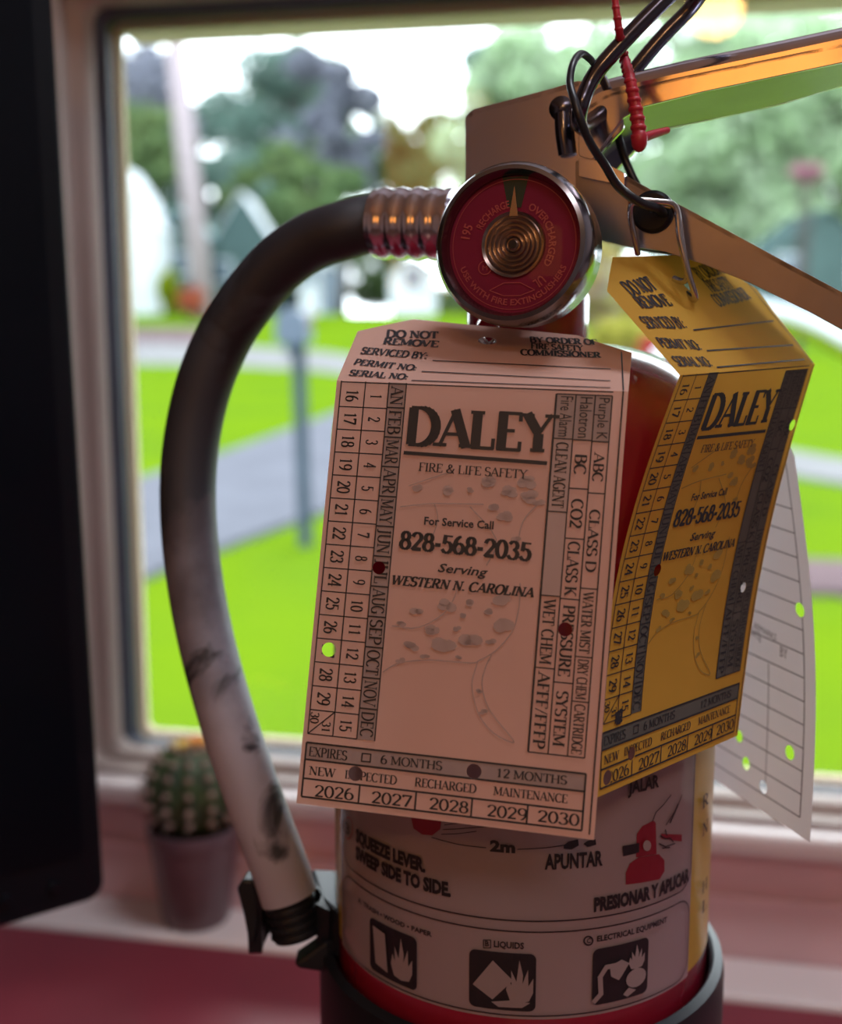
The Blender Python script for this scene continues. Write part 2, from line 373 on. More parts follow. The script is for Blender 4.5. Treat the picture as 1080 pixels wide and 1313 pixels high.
class Ink:
    """collects flat shapes per material in a 2-D print space; build() lays them on a surface"""
    def __init__(s): s.L = {}
    def add(s, m, V, Fc):
        a = s.L.setdefault(m, ([], [])); k = len(a[0]); a[0].extend(V); a[1].extend([tuple(i + k for i in f) for f in Fc])
    def poly(s, m, pts):
        t = tessellate_polygon([[Vector((x, y, 0)) for x, y in pts]]); s.add(m, list(pts), [tuple(f) for f in t])
    def disc(s, m, c, rx, ry=None, n=16):
        s.poly(m, [(c[0] + rx * cos(2 * pi * i / n), c[1] + (ry or rx) * sin(2 * pi * i / n)) for i in range(n)])
    def stroke(s, m, pts, w, w2=None, closed=False):
        """polyline; w thin half-direction, optional w2 = width of vertical runs"""
        P = [Vector((x, y)) for x, y in pts]; N = len(P)
        for i in range(N if closed else N - 1):
            a, b = P[i], P[(i + 1) % N]; d = b - a
            if d.length < 1e-9: continue
            d.normalize(); n_ = Vector((-d.y, d.x)); ww = w if w2 is None else w + (w2 - w) * abs(d.y) ** 1.3
            e = d * (ww * .28 if N > 2 else 0)
            s.add(m, [tuple(a - e + n_ * ww / 2), tuple(b + e + n_ * ww / 2), tuple(b + e - n_ * ww / 2), tuple(a - e - n_ * ww / 2)], [(0, 3, 2, 1)])
    def place(s, m, V, Fc, p0, p1, h, width, shear=0, flip=1):
        d = Vector(p1) - Vector(p0); L = d.length; d.normalize(); up = Vector((d.y, -d.x)) * flip  # 2-D space has y downwards
        k = L / width
        s.add(m, [tuple(Vector(p0) + d * ((x + shear * y) * k) + up * (y * h)) for x, y in V], Fc)
    def serif(s, m, t, p0, p1, h, thin=.07, thick=.17, serifw=.26, shear=0, flip=1):
        tmp = Ink(); x = 0
        for c in t:
            adv, st, sf = GL.get(c, GL[' '])
            for pts, mode in st:
                q = [(x + a, b) for a, b in pts]
                if mode == T: tmp.stroke('i', q, thin)
                elif mode == K: tmp.stroke('i', q, thick)
                else: tmp.stroke('i', q, thin, thick)
            for a, b in sf:
                yy = b + (thin / 2 if b < .5 else -thin / 2)
                tmp.stroke('i', [(x + a - serifw / 2, yy), (x + a + serifw / 2, yy)], thin)
            x += adv
        if 'i' in tmp.L: s.place(m, *tmp.L['i'], p0, p1, h, x, shear, flip)
    def sans(s, m, t, p0, p1, h, bold=0.0, shear=0, flip=1):
        V, Fc = sans_tris(t, bold); s.place(m, V, Fc, p0, p1, h, max(x for x, y in V), shear, flip)
    def build(s, name, parent, fn, off, normal_off=True, cuts=None, label=None):
        AV = []; AF = []; MI = []; mats = []
        order = {'gauge_green': 0, 'ink_grey': 0, 'ink_grey_yellow': 0, 'ink_faint': 1, 'ink_faint_yellow': 1, 'ink_tablegrey': 1, 'ink': 2, 'ink_red': 1, 'ink_white': 3, 'gauge_text': 1}
        for m in sorted(s.L, key=lambda q: order[q]):
            V, Fc = s.L[m]
            bm = bmesh.new(); bv = [bm.verts.new((x, y, 0)) for x, y in V]
            for f in Fc:
                try: bm.faces.new([bv[i] for i in f])
                except Exception: pass
            if cuts:
                xs = [v[0] for v in V]; ys = [v[1] for v in V]
                for ax, step in cuts:
                    lo, hi = (min(xs), max(xs)) if ax == 0 else (min(ys), max(ys))
                    c = math.ceil(lo / step) * step
                    while c < hi:
                        co = (c, 0, 0) if ax == 0 else (0, c, 0); no = (1, 0, 0) if ax == 0 else (0, 1, 0)
                        bmesh.ops.bisect_plane(bm, geom=bm.verts[:] + bm.edges[:] + bm.faces[:], plane_co=co, plane_no=no, dist=1e-7)
                        c += step
            bm.verts.index_update(); k = len(AV)
            lay = off * (1 + .5 * len(mats))
            AV += [fn(v.co.x, v.co.y, lay) for v in bm.verts]
            for f in bm.faces: AF.append(tuple(v.index + k for v in f.verts)); MI.append(len(mats))
            mats.append(M[m]); bm.free()
        return mesh_obj(name, AV, AF, mats, parent, midx=MI, label=label)

# ================================================================== the room
TH = R(11)
U = Vector((cos(TH), -sin(TH), 0)); NO = Vector((sin(TH), cos(TH), 0)); ZV = Vector((0, 0, 1))
A0 = Vector((0, .645, 0))                    # apron face passes here
TZ = CZ - .35                                # desk top height
def L(u, n_, z): return A0 + U * u + NO * n_ + ZV * z
AX = (U, NO, ZV)
def lbox(name, u0, u1, n0, n1, z0, z1, m, parent=None, b=0, **k):
    return box(name, L((u0 + u1) / 2, (n0 + n1) / 2, (z0 + z1) / 2), (u1 - u0, n1 - n0, z1 - z0), m, parent, AX, b, **k)
def st(o): o['kind'] = 'structure'; return o
SILL = CZ - .271
# opening in front wall
GP = A0 + NO * .045
def lu(px, py, n_=.045):
    p = on_plane(px, py, A0 + NO * n_, NO) - A0; return p.dot(U), p.z
uL, zB = lu(188, 936); _, zT = lu(300, -8, .016); zT -= .0085
uR = .47
FU0, FU1, FZ0, FZ1 = uL - .030, uR + .03, SILL, zT + .030     # frame outer
# wall_front in four pieces joined round the hole
V = []; Fc = []
for (a, b_, c, d) in ((-1.9, FU0, -1, 2.45), (FU1, 2.3, -1, 2.45), (FU0, FU1, -1, SILL - .014), (FU0, FU1, FZ1, 2.45)):
    v, f = box_vf(L((a + b_) / 2, .06, (c + d) / 2), (b_ - a, .10, d - c), AX); add_to(V, Fc, v, f)
st(mesh_obj('wall_front', V, Fc, M['wall']))
st(lbox('wall_left', -1.95, -1.85, -3.6, .02, 0, 2.45, M['wall']))
st(lbox('wall_right', 2.2, 2.3, -3.6, .02, 0, 2.45, M['wall']))
st(lbox('wall_back', -1.95, 2.3, -3.7, -3.6, 0, 2.45, M['wall']))
st(lbox('floor', -1.95, 2.3, -3.7, .11, -.05, 0, M['floor']))
st(lbox('ceiling', -1.95, 2.3, -3.7, .11, 2.45, 2.5, M['ceil']))
# trims: window stool, apron, casing, lower white ledge
st(lbox('trim_1', FU0 - .03, FU1 + .03, -.012, .055, SILL - .014, SILL, M['sill'], b=.004))
st(lbox('trim_2', FU0 - .25, FU1 + .03, 0, .012, TZ, SILL - .014, M['apron']))
o = st(lbox('trim_3', FU0 - .25, FU1 + .03, -.042, .0, TZ - .03, TZ + .0015, M['sill'], b=.003))
st(lbox('trim_4', FU0 - .12, FU0, .0, .02, SILL, FZ1 + .08, M['casing'], b=.004))
st(lbox('trim_5', FU0, FU1, .0, .02, FZ1 - .001, FZ1 + .08, M['casing'], b=.004))
st(lbox('trim_6', FU0 - .04, FU1 + .03, -.0035, 0, TZ + .0345, TZ + .038, M['apron']))

# window: nested rounded-rectangle rings
def rrect(u0, u1, z0, z1, r, n_=6):
    p = []
    for cx, cz, a0 in ((u1 - r, z0 + r, -90), (u1 - r, z1 - r, 0), (u0 + r, z1 - r, 90), (u0 + r, z0 + r, 180)):
        for i in range(n_ + 1):
            a = R(a0 + 90 * i / n_); p.append((cx + r * cos(a), cz + r * sin(a)))
    return p
def ring(name, prof, m, parent):
    """prof: list of (inset from the glass opening outward, depth n, corner radius)"""
    V = []; Fc = []; K_ = None
    for (g, nn, r) in prof:
        q = rrect(uL - g, uR + g, zB - g * .55 if g > .004 else zB - g, zT + g, max(r, .0005)); K_ = len(q)
        V += [L(a, nn, c) for a, c in q]
    for i in range(len(prof)):
        j = (i + 1) % len(prof)
        for k in range(K_): Fc.append((i * K_ + k, i * K_ + (k + 1) % K_, j * K_ + (k + 1) % K_, j * K_ + k))
    return fix(mesh_obj(name, V, Fc, m, parent, smooth=True), 40)
win = empty('window_1', L((uL + uR) / 2, .04, zB), kind='structure')
ring('window_frame', [(.031, .004, .012), (.031, .056, .012), (.016, .056, .010), (.016, .030, .010), (.019, .022, .011), (.019, .004, .011)], M['frame'], win)
ring('window_frame_lip', [(.019, .016, .011), (.019, .030, .011), (.0085, .030, .010), (.0085, .022, .010), (.011, .018, .010)], M['frame'], win)
ring('gasket', [(.0105, .026, .010), (.0105, .040, .010), (.0035, .042, .008), (.0035, .034, .008)], M['gasket'], win)
ring('sash', [(.0045, .040, .008), (.0045, .050, .008), (.0, .050, .006), (.0, .046, .006)], M['sash'], win)
lbox('sash_head_rail', uL - .002, uR + .002, .046, .078, zT - .001, zT + .010, M['sash'], win)
lbox('pane', uL - .002, uR + .002, .0445, .0455, zB - .002, zT + .002, M['glass'], win)

# desk of red laminate
desk = empty('red_desk', (0.1, .1, 0), 'glossy dark red desk top along the window wall', 'desk')
dv = [L(-.75, -.0425, TZ), L(1.0, -.0425, TZ), L(1.0, -.72, TZ), L(-.75, -.72, TZ)]
o = prism('desk_top', dv, Vector((0, 0, -.028)), M['desk'], desk, b=.003)
for (a, b_) in ((-.70, -.10), (.95, -.10), (-.70, -.66), (.95, -.66)):
    lbox('leg', a - .025, a + .025, b_ - .025, b_ + .025, 0, TZ - .028, M['desk'], desk)

# ================================================================== fire extinguisher
XA, YA = .0292, .324; RC = .054
AXc = Vector((XA, YA, 0))
ext = empty('fire_extinguisher', (XA, YA, TZ), 'red fire extinguisher with white printed label and round pressure gauge', 'fire extinguisher')
def Zr(py, Y):                                  # world height seen at row py at distance Y
    return WY(540, py, Y).z
zLabB = Zr(1306, YA - RC); zLine = Zr(1179, YA - RC)
zSh = CZ - .030                                # shoulder: cylinder becomes dome
prof = [(0, .001), (0, .046), (.004, RC - .003), (.010, RC), (zSh - TZ, RC)]
for i in range(1, 11):
    a = R(9 * i); prof.append((zSh - TZ + .026 * sin(a), .0165 + (RC - .0165) * cos(a)))
prof += [(zSh - TZ + .030, .0160), (zSh - TZ + .030, .001)]
lathe('cylinder_body', (XA, YA, TZ), (0, 0, 1), prof, M['red'], ext, seg=96, sharp=50)
def cyl_pt(s, y, off):                         # s arc length to the right of the front, y = -z
    t = s / RC; r = RC + off
    return Vector((XA + r * sin(t), YA - r * cos(t), -y))
def cyl_hit(px, py):
    r = ray(px, py); ox, oy = O.x - XA, O.y - YA
    a = r.x ** 2 + r.y ** 2; b_ = 2 * (ox * r.x + oy * r.y); c = ox * ox + oy * oy - RC * RC
    D = b_ * b_ - 4 * a * c
    if D < 0: D = 0
    t = (-b_ - math.sqrt(D)) / (2 * a); P = O + r * t
    th = math.atan2(P.x - XA, -(P.y - YA)); return (th * RC, -P.z)
sL = cyl_hit(440, 1150)[0]; sR = cyl_hit(884, 1150)[0]
def cyl_patch(name, s0, s1, z0, z1, off, m, label=None, sub=None):
    V = []; Fc = []; n_ = 60
    for i in range(n_ + 1):
        s = s0 + (s1 - s0) * i / n_
        V += [cyl_pt(s, -z0, off), cyl_pt(s, -z1, off)]
    for i in range(n_): Fc.append((2 * i, 2 * i + 2, 2 * i + 3, 2 * i + 1))
    return mesh_obj(name, V, Fc, m, ext, smooth=True, label=label)
zLabT = Zr(860, YA - RC)
cyl_patch('yellow_label', sL - .030, sR + .034, zLabB + .0008, zLabT, .0002, M['yellow_label'], 'yellow wrap label showing at both sides of the white one')
cyl_patch('white_label', sL, sR, zLabB, zLabT - .002, .0004, M['white_label'], 'white instruction label with black and red print')
k = Ink()
def H(px, py): return cyl_hit(px, py)
def ctext(t, p0, p1, hpx, bold=.02, m='ink'):
    a = H(*p0); b_ = H(*p1); b_ = (b_[0], a[1] + (b_[1] - a[1]) * .0)
    c = H(p0[0] * .5 + p1[0] * .5, (p0[1] + p1[1]) / 2); c2 = H((p0[0] + p1[0]) / 2, (p0[1] + p1[1]) / 2 - hpx)
    zz = (H(*p0)[1] + H(*p1)[1]) / 2
    k.sans(m, t, (a[0], zz), (b_[0], zz), abs(c2[1] - c[1]), bold)
def cpoly(m, pts): k.poly(m, [H(*p) for p in pts])
def cstroke(m, pts, wpx, closed=False): k.stroke(m, [H(*p) for p in pts], wpx * .0002, closed=closed)
ctext('SQUEEZE LEVER.', (460, 1080), (548, 1113), 17, .055)
ctext('SWEEP SIDE TO SIDE.', (460, 1103), (580, 1143), 17, .055)
ctext('2m', (629, 1089), (661, 1091), 14, .05)
ctext('APUNTAR', (698, 1112), (771, 1107), 19, .035)
ctext('PRESIONAR Y APLICAR', (760, 1166), (880, 1127), 17, .055)
ctext('JALAR', (803, 1016), (842, 1007), 16, .035)
ctext('A  TRASH \u2022 WOOD \u2022 PAPER', (463, 1158), (556, 1196), 6, .03)
ctext('LIQUIDS', (634, 1213), (672, 1213), 8, .03)
ctext('ELECTRICAL EQUIPMENT', (764, 1206), (852, 1179), 7, .03)
# panel outlines: follow constant heights
yl1 = -zLine; yl2 = -Zr(1193, YA - RC); yl3 = -(zLabB + .0012)
e = .0006
def rr(s0, s1, y0, y1, r):
    p = []
    for cx, cy, a0 in ((s1 - r, y0 + r, -90), (s1 - r, y1 - r, 0), (s0 + r, y1 - r, 90), (s0 + r, y0 + r, 180)):
        for i in range(6): a = R(a0 + 18 * i); p.append((cx + r * cos(a), cy + r * sin(a)))
    return p
sA, sB = sL + .0035, sR - .0015
k.stroke('ink', rr(sA, sB, yl2, yl3, .005), .00035, closed=True)
k.stroke('ink', rr(sA, sB, -zLabT + .004, yl1, .005), .00035, closed=True)
# numbered circle, target arc, red bucket fire
def circ(c, rx, ry, n_=16): return [(c[0] + rx * cos(2 * pi * i / n_), c[1] + ry * sin(2 * pi * i / n_)) for i in range(n_)]
cstroke('ink_red', circ((449, 1061), 6, 14), 2, True); ctext('3', (447, 1068), (452, 1069), 14)
cpoly('ink_red', [(528, 1042), (568, 1046), (566, 1062), (556, 1070), (543, 1069), (532, 1061)])
cstroke('ink', [(556, 1072), (590, 1081), (624, 1085)], 1.2); cstroke('ink', [(664, 1087), (700, 1085), (726, 1081)], 1.2)
for q in ([(570, 1062), (600, 1060), (624, 1058)], [(568, 1068), (590, 1067), (612, 1064)], [(572, 1056), (610, 1050), (640, 1052)]): cstroke('ink', q, 1)
cpoly('ink', [(722, 1082), (728, 1077), (740, 1074), (741, 1082), (732, 1087), (722, 1086)]); cpoly('ink', [(747, 1080), (752, 1076), (762, 1074), (763, 1081), (752, 1084)])
# extinguisher pictogram
cpoly('ink_red', [(801, 1133), (801, 1118), (806, 1106), (817, 1098), (843, 1094), (850, 1102), (850, 1116), (844, 1126), (824, 1130)])
cpoly('ink_red', [(814, 1098), (815, 1068), (822, 1058), (836, 1051), (839, 1054), (840, 1094)])
cpoly('ink', [(796, 1083), (817, 1079), (817, 1091), (797, 1096)]); cpoly('ink_red', [(846, 1068), (872, 1069), (872, 1078), (846, 1074)])
cpoly('ink_white', circ((826, 1082), 5, 7)); cstroke('ink', circ((826, 1082), 2.5, 4), 1, True)
cstroke('ink', [(834, 1051), (838, 1040), (848, 1030), (857, 1018)], 1.5); cstroke('ink', [(851, 1056), (858, 1045), (865, 1034), (871, 1018)], 1.5); cstroke('ink', [(856, 1053), (862, 1040), (866, 1030)], 3)
for q in ([(842, 1080), (850, 1084), (862, 1080)], [(844, 1070), (850, 1074), (856, 1073), (860, 1078)], [(850, 1062), (852, 1070)], [(846, 1086), (856, 1085)]): cstroke('ink', q, 1.5)
# class B square, class C circle
cstroke('ink', [(621, 1203), (630, 1203), (630, 1213), (621, 1213)], 1.2, True); ctext('B', (623, 1211), (628, 1211), 7); cstroke('ink', circ((753, 1204), 5.5, 5.5), 2, True); ctext('C', (751, 1207), (756, 1206.5), 6)
# three pictograms in rounded squares
def rsq(px0, px1, pt, pb):
    a = H(px0, (pt[0] + pb[0]) / 2)[0]; b_ = H(px1, (pt[1] + pb[1]) / 2)[0]
    y0 = H((px0 + px1) / 2, (pt[0] + pt[1]) / 2)[1]; y1 = H((px0 + px1) / 2, (pb[0] + pb[1]) / 2)[1]
    k.poly('ink', rr(a, b_, y0, y1, .0016)); return lambda x, y: (a + (b_ - a) * x, y0 + (y1 - y0) * y)
def flame(g, cx, w, top=.08, bot=.92, m='ink_white'):
    q = [(-.5, .7), (-.42, .45), (-.3, .6), (-.32, .25), (-.12, .5), (-.02, 0), (.12, .35), (.1, .55), (.3, .22), (.32, .6), (.5, .42), (.5, .75), (.35, .95), (0, 1), (-.35, .95)]
    k.poly(m, [g(cx + a * w, top + b_ * (bot - top)) for a, b_ in q])
g = rsq(478, 537, (1181, 1198), (1243, 1270))
k.poly('ink_white', [g(.10, .12), g(.38, .16), g(.44, .88), g(.16, .82)]); flame(g, .72, .42, .10, .9); flame(g, .28, .22, .02, .3, 'ink')
g = rsq(603, 687, (1217, 1221), (1290, 1295))
k.poly('ink_white', [g(.36, .14), g(.66, .46), g(.36, .82), g(.06, .60)]); flame(g, .76, .40, .1, .85)
k.poly('ink_white', [g(.34, .86), g(.66, .80), g(.92, .84), g(.80, .93), g(.45, .94)])
k.stroke('ink', [g(.64, .2), g(.70, .55), g(.76, .62)], .0007)
g = rsq(758, 828, (1218, 1200), (1289, 1271))
k.poly('ink_white', [g(.28, .34), g(.48, .26), g(.62, .36), g(.50, .54), g(.44, .62), g(.30, .52)])
k.stroke('ink_white', [g(.03, .92), g(.14, .80), g(.12, .5), g(.22, .34), g(.36, .34)], .0013)
k.poly('ink_white', [g(*p) for p in circ((.76, .66), .19, .17)]); k.stroke('ink', [g(*p) for p in circ((.76, .66), .13, .12)], .0004, closed=True); k.stroke('ink', [g(.70, .70), g(.76, .76), g(.84, .66)], .0005)
flame(g, .76, .30, .06, .5); k.poly('ink_white', [g(.52, .9), g(.62, .80), g(.76, .88), g(.60, .96)])
# lettering on the yellow strip at the right edge
for (y, t) in ((1040, 'R'), (1075, 'N'), (1150, 'H'), (1175, 'L')):
    p = H(893, y); k.serif('ink', t, (p[0] + .002, p[1]), (p[0] + .0065, p[1]), .0035)
k.build('label_printing', ext, cyl_pt, .0006, cuts=[(0, .003)], label='black, white and red print on the label')

# neck collar and valve body
zN0 = zSh + .024; zN1 = Zr(368, YA - .017)
lathe('neck_collar', (XA, YA, zN0), (0, 0, 1), [(0, .001), (0, .0158), (.004, .0166), (zN1 - zN0 - .002, .0166), (zN1 - zN0, .0155), (zN1 - zN0, .001)], M['red'], ext)
lathe('neck_washer', (XA, YA, zN1), (0, 0, 1), [(0, .001), (0, .0164), (.0022, .0164), (.0022, .001)], M['chrome'], ext)
AL = R(22)
HD = Vector((cos(AL), -sin(AL), 0)); NF = Vector((-sin(AL), -cos(AL), 0))      # handle direction, gauge-facing normal
lathe('valve_body', (XA, YA, zN1 + .002), (0, 0, 1), [(0, .001), (0, .0125), (.006, .0125), (.008, .0105), (.034, .0105), (.034, .001)], M['chrome'], ext)
PN = AXc + NF * .0125                          # near wall plane
def hp(px, py, off=0): return on_plane(px, py, AXc + NF * (.0125 + off), NF)
# bracket: near and far plates of the carrying head
def rnd(pts, r=3, n_=3):
    out = []; N = len(pts)
    for i in range(N):
        p0, p1, p2 = Vector(pts[i - 1]), Vector(pts[i]), Vector(pts[(i + 1) % N])
        a = p1 + (p0 - p1).normalized() * min(r, (p0 - p1).length / 2.2); b_ = p1 + (p2 - p1).normalized() * min(r, (p2 - p1).length / 2.2)
        for j in range(n_ + 1):
            t = j / n_; out.append(tuple((1 - t) ** 2 * a + 2 * t * (1 - t) * p1 + t * t * b_))
    return out
def plate(name, px, t, m, parent=ext, shift=0, off=0, r=3, b=.0004, **kk):
    q = [hp(x, y, off) - NF * shift for x, y in rnd(px, r)]
    return prism(name, q, -NF * t, m, parent, b=b, **kk)
body_px = [(596, 150), (606, 140), (700, 115), (742, 103), (775, 108), (800, 128), (800, 165), (770, 196), (745, 226), (740, 300), (600, 300)]
plate('head_bracket', body_px, .0016, M['chrome'], r=5)
plate('head_bracket', body_px, .0016, M['chrome'], shift=.0234, r=5)
# folded back wall and top of the bracket
def strip(name, pxa, t_, width, m, shift=0, r=2, **kk):
    """a folded web: polyline on the near plane swept across the width"""
    q = [hp(x, y) - NF * shift for x, y in pxa]; V = []; Fc = []
    for i, p in enumerate(q):
        d = (q[min(i + 1, len(q) - 1)] - q[max(i - 1, 0)]).normalized(); nn = NF.cross(d).normalized() * t_
        V += [p, p - NF * width, p - NF * width + nn, p + nn]
    for i in range(len(q) - 1):
        for j in range(4): Fc.append((4 * i + j, 4 * i + (j + 1) % 4, 4 * i + 4 + (j + 1) % 4, 4 * i + 4 + j))
    Fc += [(0, 1, 2, 3), tuple(4 * (len(q) - 1) + j for j in (3, 2, 1, 0))]
    return fix(mesh_obj(name, V, Fc, m, ext, **kk))
strip('head_bracket_web', [(597, 300), (597, 152), (600, 146), (606, 141), (700, 116), (742, 104)], -.0012, .025, M['chrome'])
# squeeze lever: channel open underneath
lev = empty('squeeze_lever', (0, 0, 0)); lev.parent = ext; lev.location = (0, 0, 0)
top_px = [(742, 118), (770, 100), (800, 91), (880, 72), (1000, 47), (1120, 21)]
near_px = [(742, 134), (770, 117), (800, 109), (880, 91), (1000, 66), (1120, 40)] + [(1120, 72), (1000, 97), (900, 118), (824, 137), (798, 152), (778, 180), (760, 205), (742, 200)]
far_px = [(742, 121), (770, 108), (800, 99), (880, 80), (1000, 57), (1120, 31), (1120, 98), (1000, 134), (900, 156), (830, 170), (790, 184), (770, 200), (755, 215)]
def lplate(name, px, t, m, shift, par, off=.001):
    q = [hp(x, y, off) - NF * shift for x, y in rnd(px, 4)]; return prism(name, q, -NF * t, m, par, b=.0003)
lplate('near_flange', near_px, .0012, M['chrome'], 0, lev)
# far flange drawn on its own plane
def fplate(name, px, t, m, d, par):
    q = [on_plane(x, y, AXc + NF * (.0135 - d), NF) for x, y in rnd(px, 4)]; return prism(name, q, -NF * t, m, par, b=.0003)
fplate('far_flange', far_px, .0012, M['chrome'], .026, lev)
q = [hp(x, y, .001) for x, y in top_px]
V = []; Fc = []
qs = catmull(q, 5)
for i, p in enumerate(qs):
    d = (qs[min(i + 1, len(qs) - 1)] - qs[max(i - 1, 0)]).normalized(); up = NF.cross(d).normalized()
    if up.z < 0: up = -up
    row = []
    for j in range(6): a = R(90 * j / 5); row.append(p - NF * (.0045 * (1 - cos(a))) - up * (.0045 * (1 - sin(a))))
    for j in range(3): row.append(p - NF * (.0272 - .0045 * (1 - sin(R(45 * j)))) - up * (.0045 * (1 - cos(R(45 * j)))))
    V += row + [r_ - up * .0008 for r_ in reversed(row)]
for i in range(len(qs) - 1):
    for j in range(18): Fc.append((18 * i + j, 18 * i + (j + 1) % 18, 18 * i + 18 + (j + 1) % 18, 18 * i + 18 + j))
Fc += [tuple(range(18)), tuple(18 * (len(qs) - 1) + j for j in range(17, -1, -1))]
fix(mesh_obj('top_web', V, Fc, M['chrome'], lev, smooth=True), 40)
npb = [(766, 200), (778, 180), (798, 152), (824, 137), (900, 118), (1000, 97), (1120, 72)]; fpb = [(768, 214), (781, 199), (801, 186), (832, 170), (900, 156), (1000, 134), (1120, 98)]
na = catmull([hp(x, y, .0009) for x, y in npb], 4); fa = catmull([on_plane(x, y, AXc + NF * (.0135 - .0265), NF) for x, y in fpb], 4)
V = []; Fc = []
for a, b_ in zip(na, fa): V += [a, b_, b_ + ZV * .001, a + ZV * .001]
for i in range(len(na) - 1):
    for j in range(4): Fc.append((4 * i + j, 4 * i + (j + 1) % 4, 4 * i + 4 + (j + 1) % 4, 4 * i + 4 + j))
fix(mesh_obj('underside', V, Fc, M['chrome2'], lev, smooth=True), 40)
# carry handle: lower strip folded as a channel
car = empty('carry_handle', (0, 0, 0)); car.parent = ext
lo_px = [(738, 205), (795, 221), (840, 246), (910, 283), (1000, 332), (1120, 396), (1120, 445), (1040, 401), (960, 362), (900, 338), (850, 322), (800, 315), (755, 304), (738, 300)]
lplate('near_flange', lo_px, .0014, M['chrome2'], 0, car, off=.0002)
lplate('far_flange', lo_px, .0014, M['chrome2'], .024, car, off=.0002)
qs = catmull([hp(x, y, .0002) for x, y in [(795, 221), (840, 246), (910, 283), (1000, 332), (1120, 396)]], 5); V = []; Fc = []
for i, p in enumerate(qs):
    V += [p, p - NF * .0254, p - NF * .0254 - ZV * .0012, p - ZV * .0012]
for i in range(len(qs) - 1):
    for j in range(4): Fc.append((4 * i + j, 4 * i + (j + 1) % 4, 4 * i + 4 + (j + 1) % 4, 4 * i + 4 + j))
Fc += [(0, 1, 2, 3), tuple(4 * (len(qs) - 1) + j for j in (3, 2, 1, 0))]
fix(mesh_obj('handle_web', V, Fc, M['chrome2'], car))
plate('handle_lug', [(742, 203), (772, 206), (801, 222), (801, 238), (770, 232), (742, 226)], .002, M['chrome'], off=.002, r=2)
# rivet and pin boss
c = hp(721, 140); lathe('rivet', c, NF, [(-.030, .001), (-.030, .0026), (.0, .0026), (0, .0032), (.0016, .0030), (.0026, .0016), (.0028, .0002)], M['darkchrome'], ext, seg=20)
c = hp(724, 178); v = catmull([hp(722, 146, .001), hp(723, 170, .0015), hp(727, 198, .001)], 5); tube('spring_end', v, .0022, M['darkchrome'], ext, 10)
c = hp(838, 272); lathe('rubber_grommet', c, NF, [(-.001, .0005), (-.001, .0052), (.0014, .0052), (.0024, .0044), (.0026, .0004)], M['black'], ext, seg=28)

# pressure gauge
GC = WY(657, 313, .279)
GAX = (O + Vector((-.10, -.02, -.02)) - GC).normalized()
GAX = Vector((NF.x * .95, NF.y, .07)).normalized()
ga, gu, gw = frame_of(GAX); RG = .0190
gau = empty('pressure_gauge', (0, 0, 0)); gau.parent = ext
lathe('gauge_case', GC, GAX, [(-.016, .001), (-.016, .0165), (-.013, RG - .0006), (-.002, RG), (.0005, RG - .0002), (.0022, RG - .0012), (.0026, RG - .0022), (.0010, RG - .0030), (-.001, RG - .0032)], M['rim'], gau, seg=72)
lathe('dial', GC, GAX, [(-.0012, .0001), (-.0012, RG - .0029)], M['gauge_red'], gau, seg=64)
lathe('gauge_stem', GC, GAX, [(-.040, .0001), (-.040, .0058), (-.016, .0058)], M['chrome'], gau, seg=24)
RT = gw if gw.x > 0 else -gw; UPV = gu if gu.z > 0 else -gu
def dialpt(x, y, off): return GC + RT * x - UPV * y + GAX * (-.0011 + off)
k = Ink(); rd = RG - .0029
wd_ = [(-.0032, -rd * .97), (.0032, -rd * .97), (.0016, -.0085), (-.0016, -.0085)]
k.poly('gauge_green', wd_)
def arctext(t, a0, a1, r, h, m='gauge_text', inward=False):
    V_, F_ = sans_tris(t, .02); w = max(x for x, y in V_)
    out = []
    for x, y in V_:
        rr_ = r + y * h * (-1 if inward else 1); a = R(a0 + (a1 - a0) * x / w)
        out.append((rr_ * cos(a), rr_ * sin(a)))
    k.add(m, out, F_)
arctext('RECHARGE', 205, 262, .0086, .0017); arctext('OVERCHARGED', 292, 392, .0086, .0017)
arctext('USE WITH FIRE EXTINGUISHERS', 158, 22, .0140, .0014, inward=True)
arctext('195', 188, 204, .0110, .0022); arctext('UL', 46, 60, .0098, .0022)
k.stroke('gauge_text', circ((-.0068, .0052), .0016, .0016), .00025, closed=True); k.sans('gauge_text', 'M', (-.0074, .0058), (-.0062, .0058), .0012)
k.stroke('gauge_text', [(-.0055, .0105), (-.002, .0088), (.002, .0088), (.0055, .0105), (.002, .0118), (-.002, .0118)], .0002, closed=True)
k.stroke('gauge_text', [(rd * .93 * cos(2 * pi * i / 60), rd * .93 * sin(2 * pi * i / 60)) for i in range(60)], .00015, closed=True)
k.build('dial_printing', gau, dialpt, .00012, label='pale red dial lettering and dark green zone')
lathe('spiral_spring', GC, GAX, [(-.0011, .0001), (-.0002, .0008)] + sum([[(-.0002, .0009 + i * .0011), (-.0007, .0014 + i * .0011)] for i in range(6)], []) + [(-.0003, .0076), (-.0011, .0078)], M['brass'], gau, seg=48, sharp=60)
lathe('dial_hub', GC, GAX, [(.0, .0001), (.0, .0010), (-.001, .0011)], M['ink'], gau, seg=16)
mesh_obj('needle', [dialpt(-.0011, -.0062, .0008), dialpt(.0011, -.0062, .0008), dialpt(.0, -.0135, .0008), dialpt(-.0011, -.0062, .0004), dialpt(.0011, -.0062, .0004), dialpt(.0, -.0135, .0004)], [(0, 1, 2), (3, 5, 4), (0, 3, 4, 1), (1, 4, 5, 2), (2, 5, 3, 0)], M['brass'], gau)
lathe('gauge_glass', GC, GAX, [(.0009, RG - .0028), (.0016, .012), (.0019, .006), (.0020, .0001)], M['lens'], gau, seg=48)
v = [WY(632, 418, .289)]

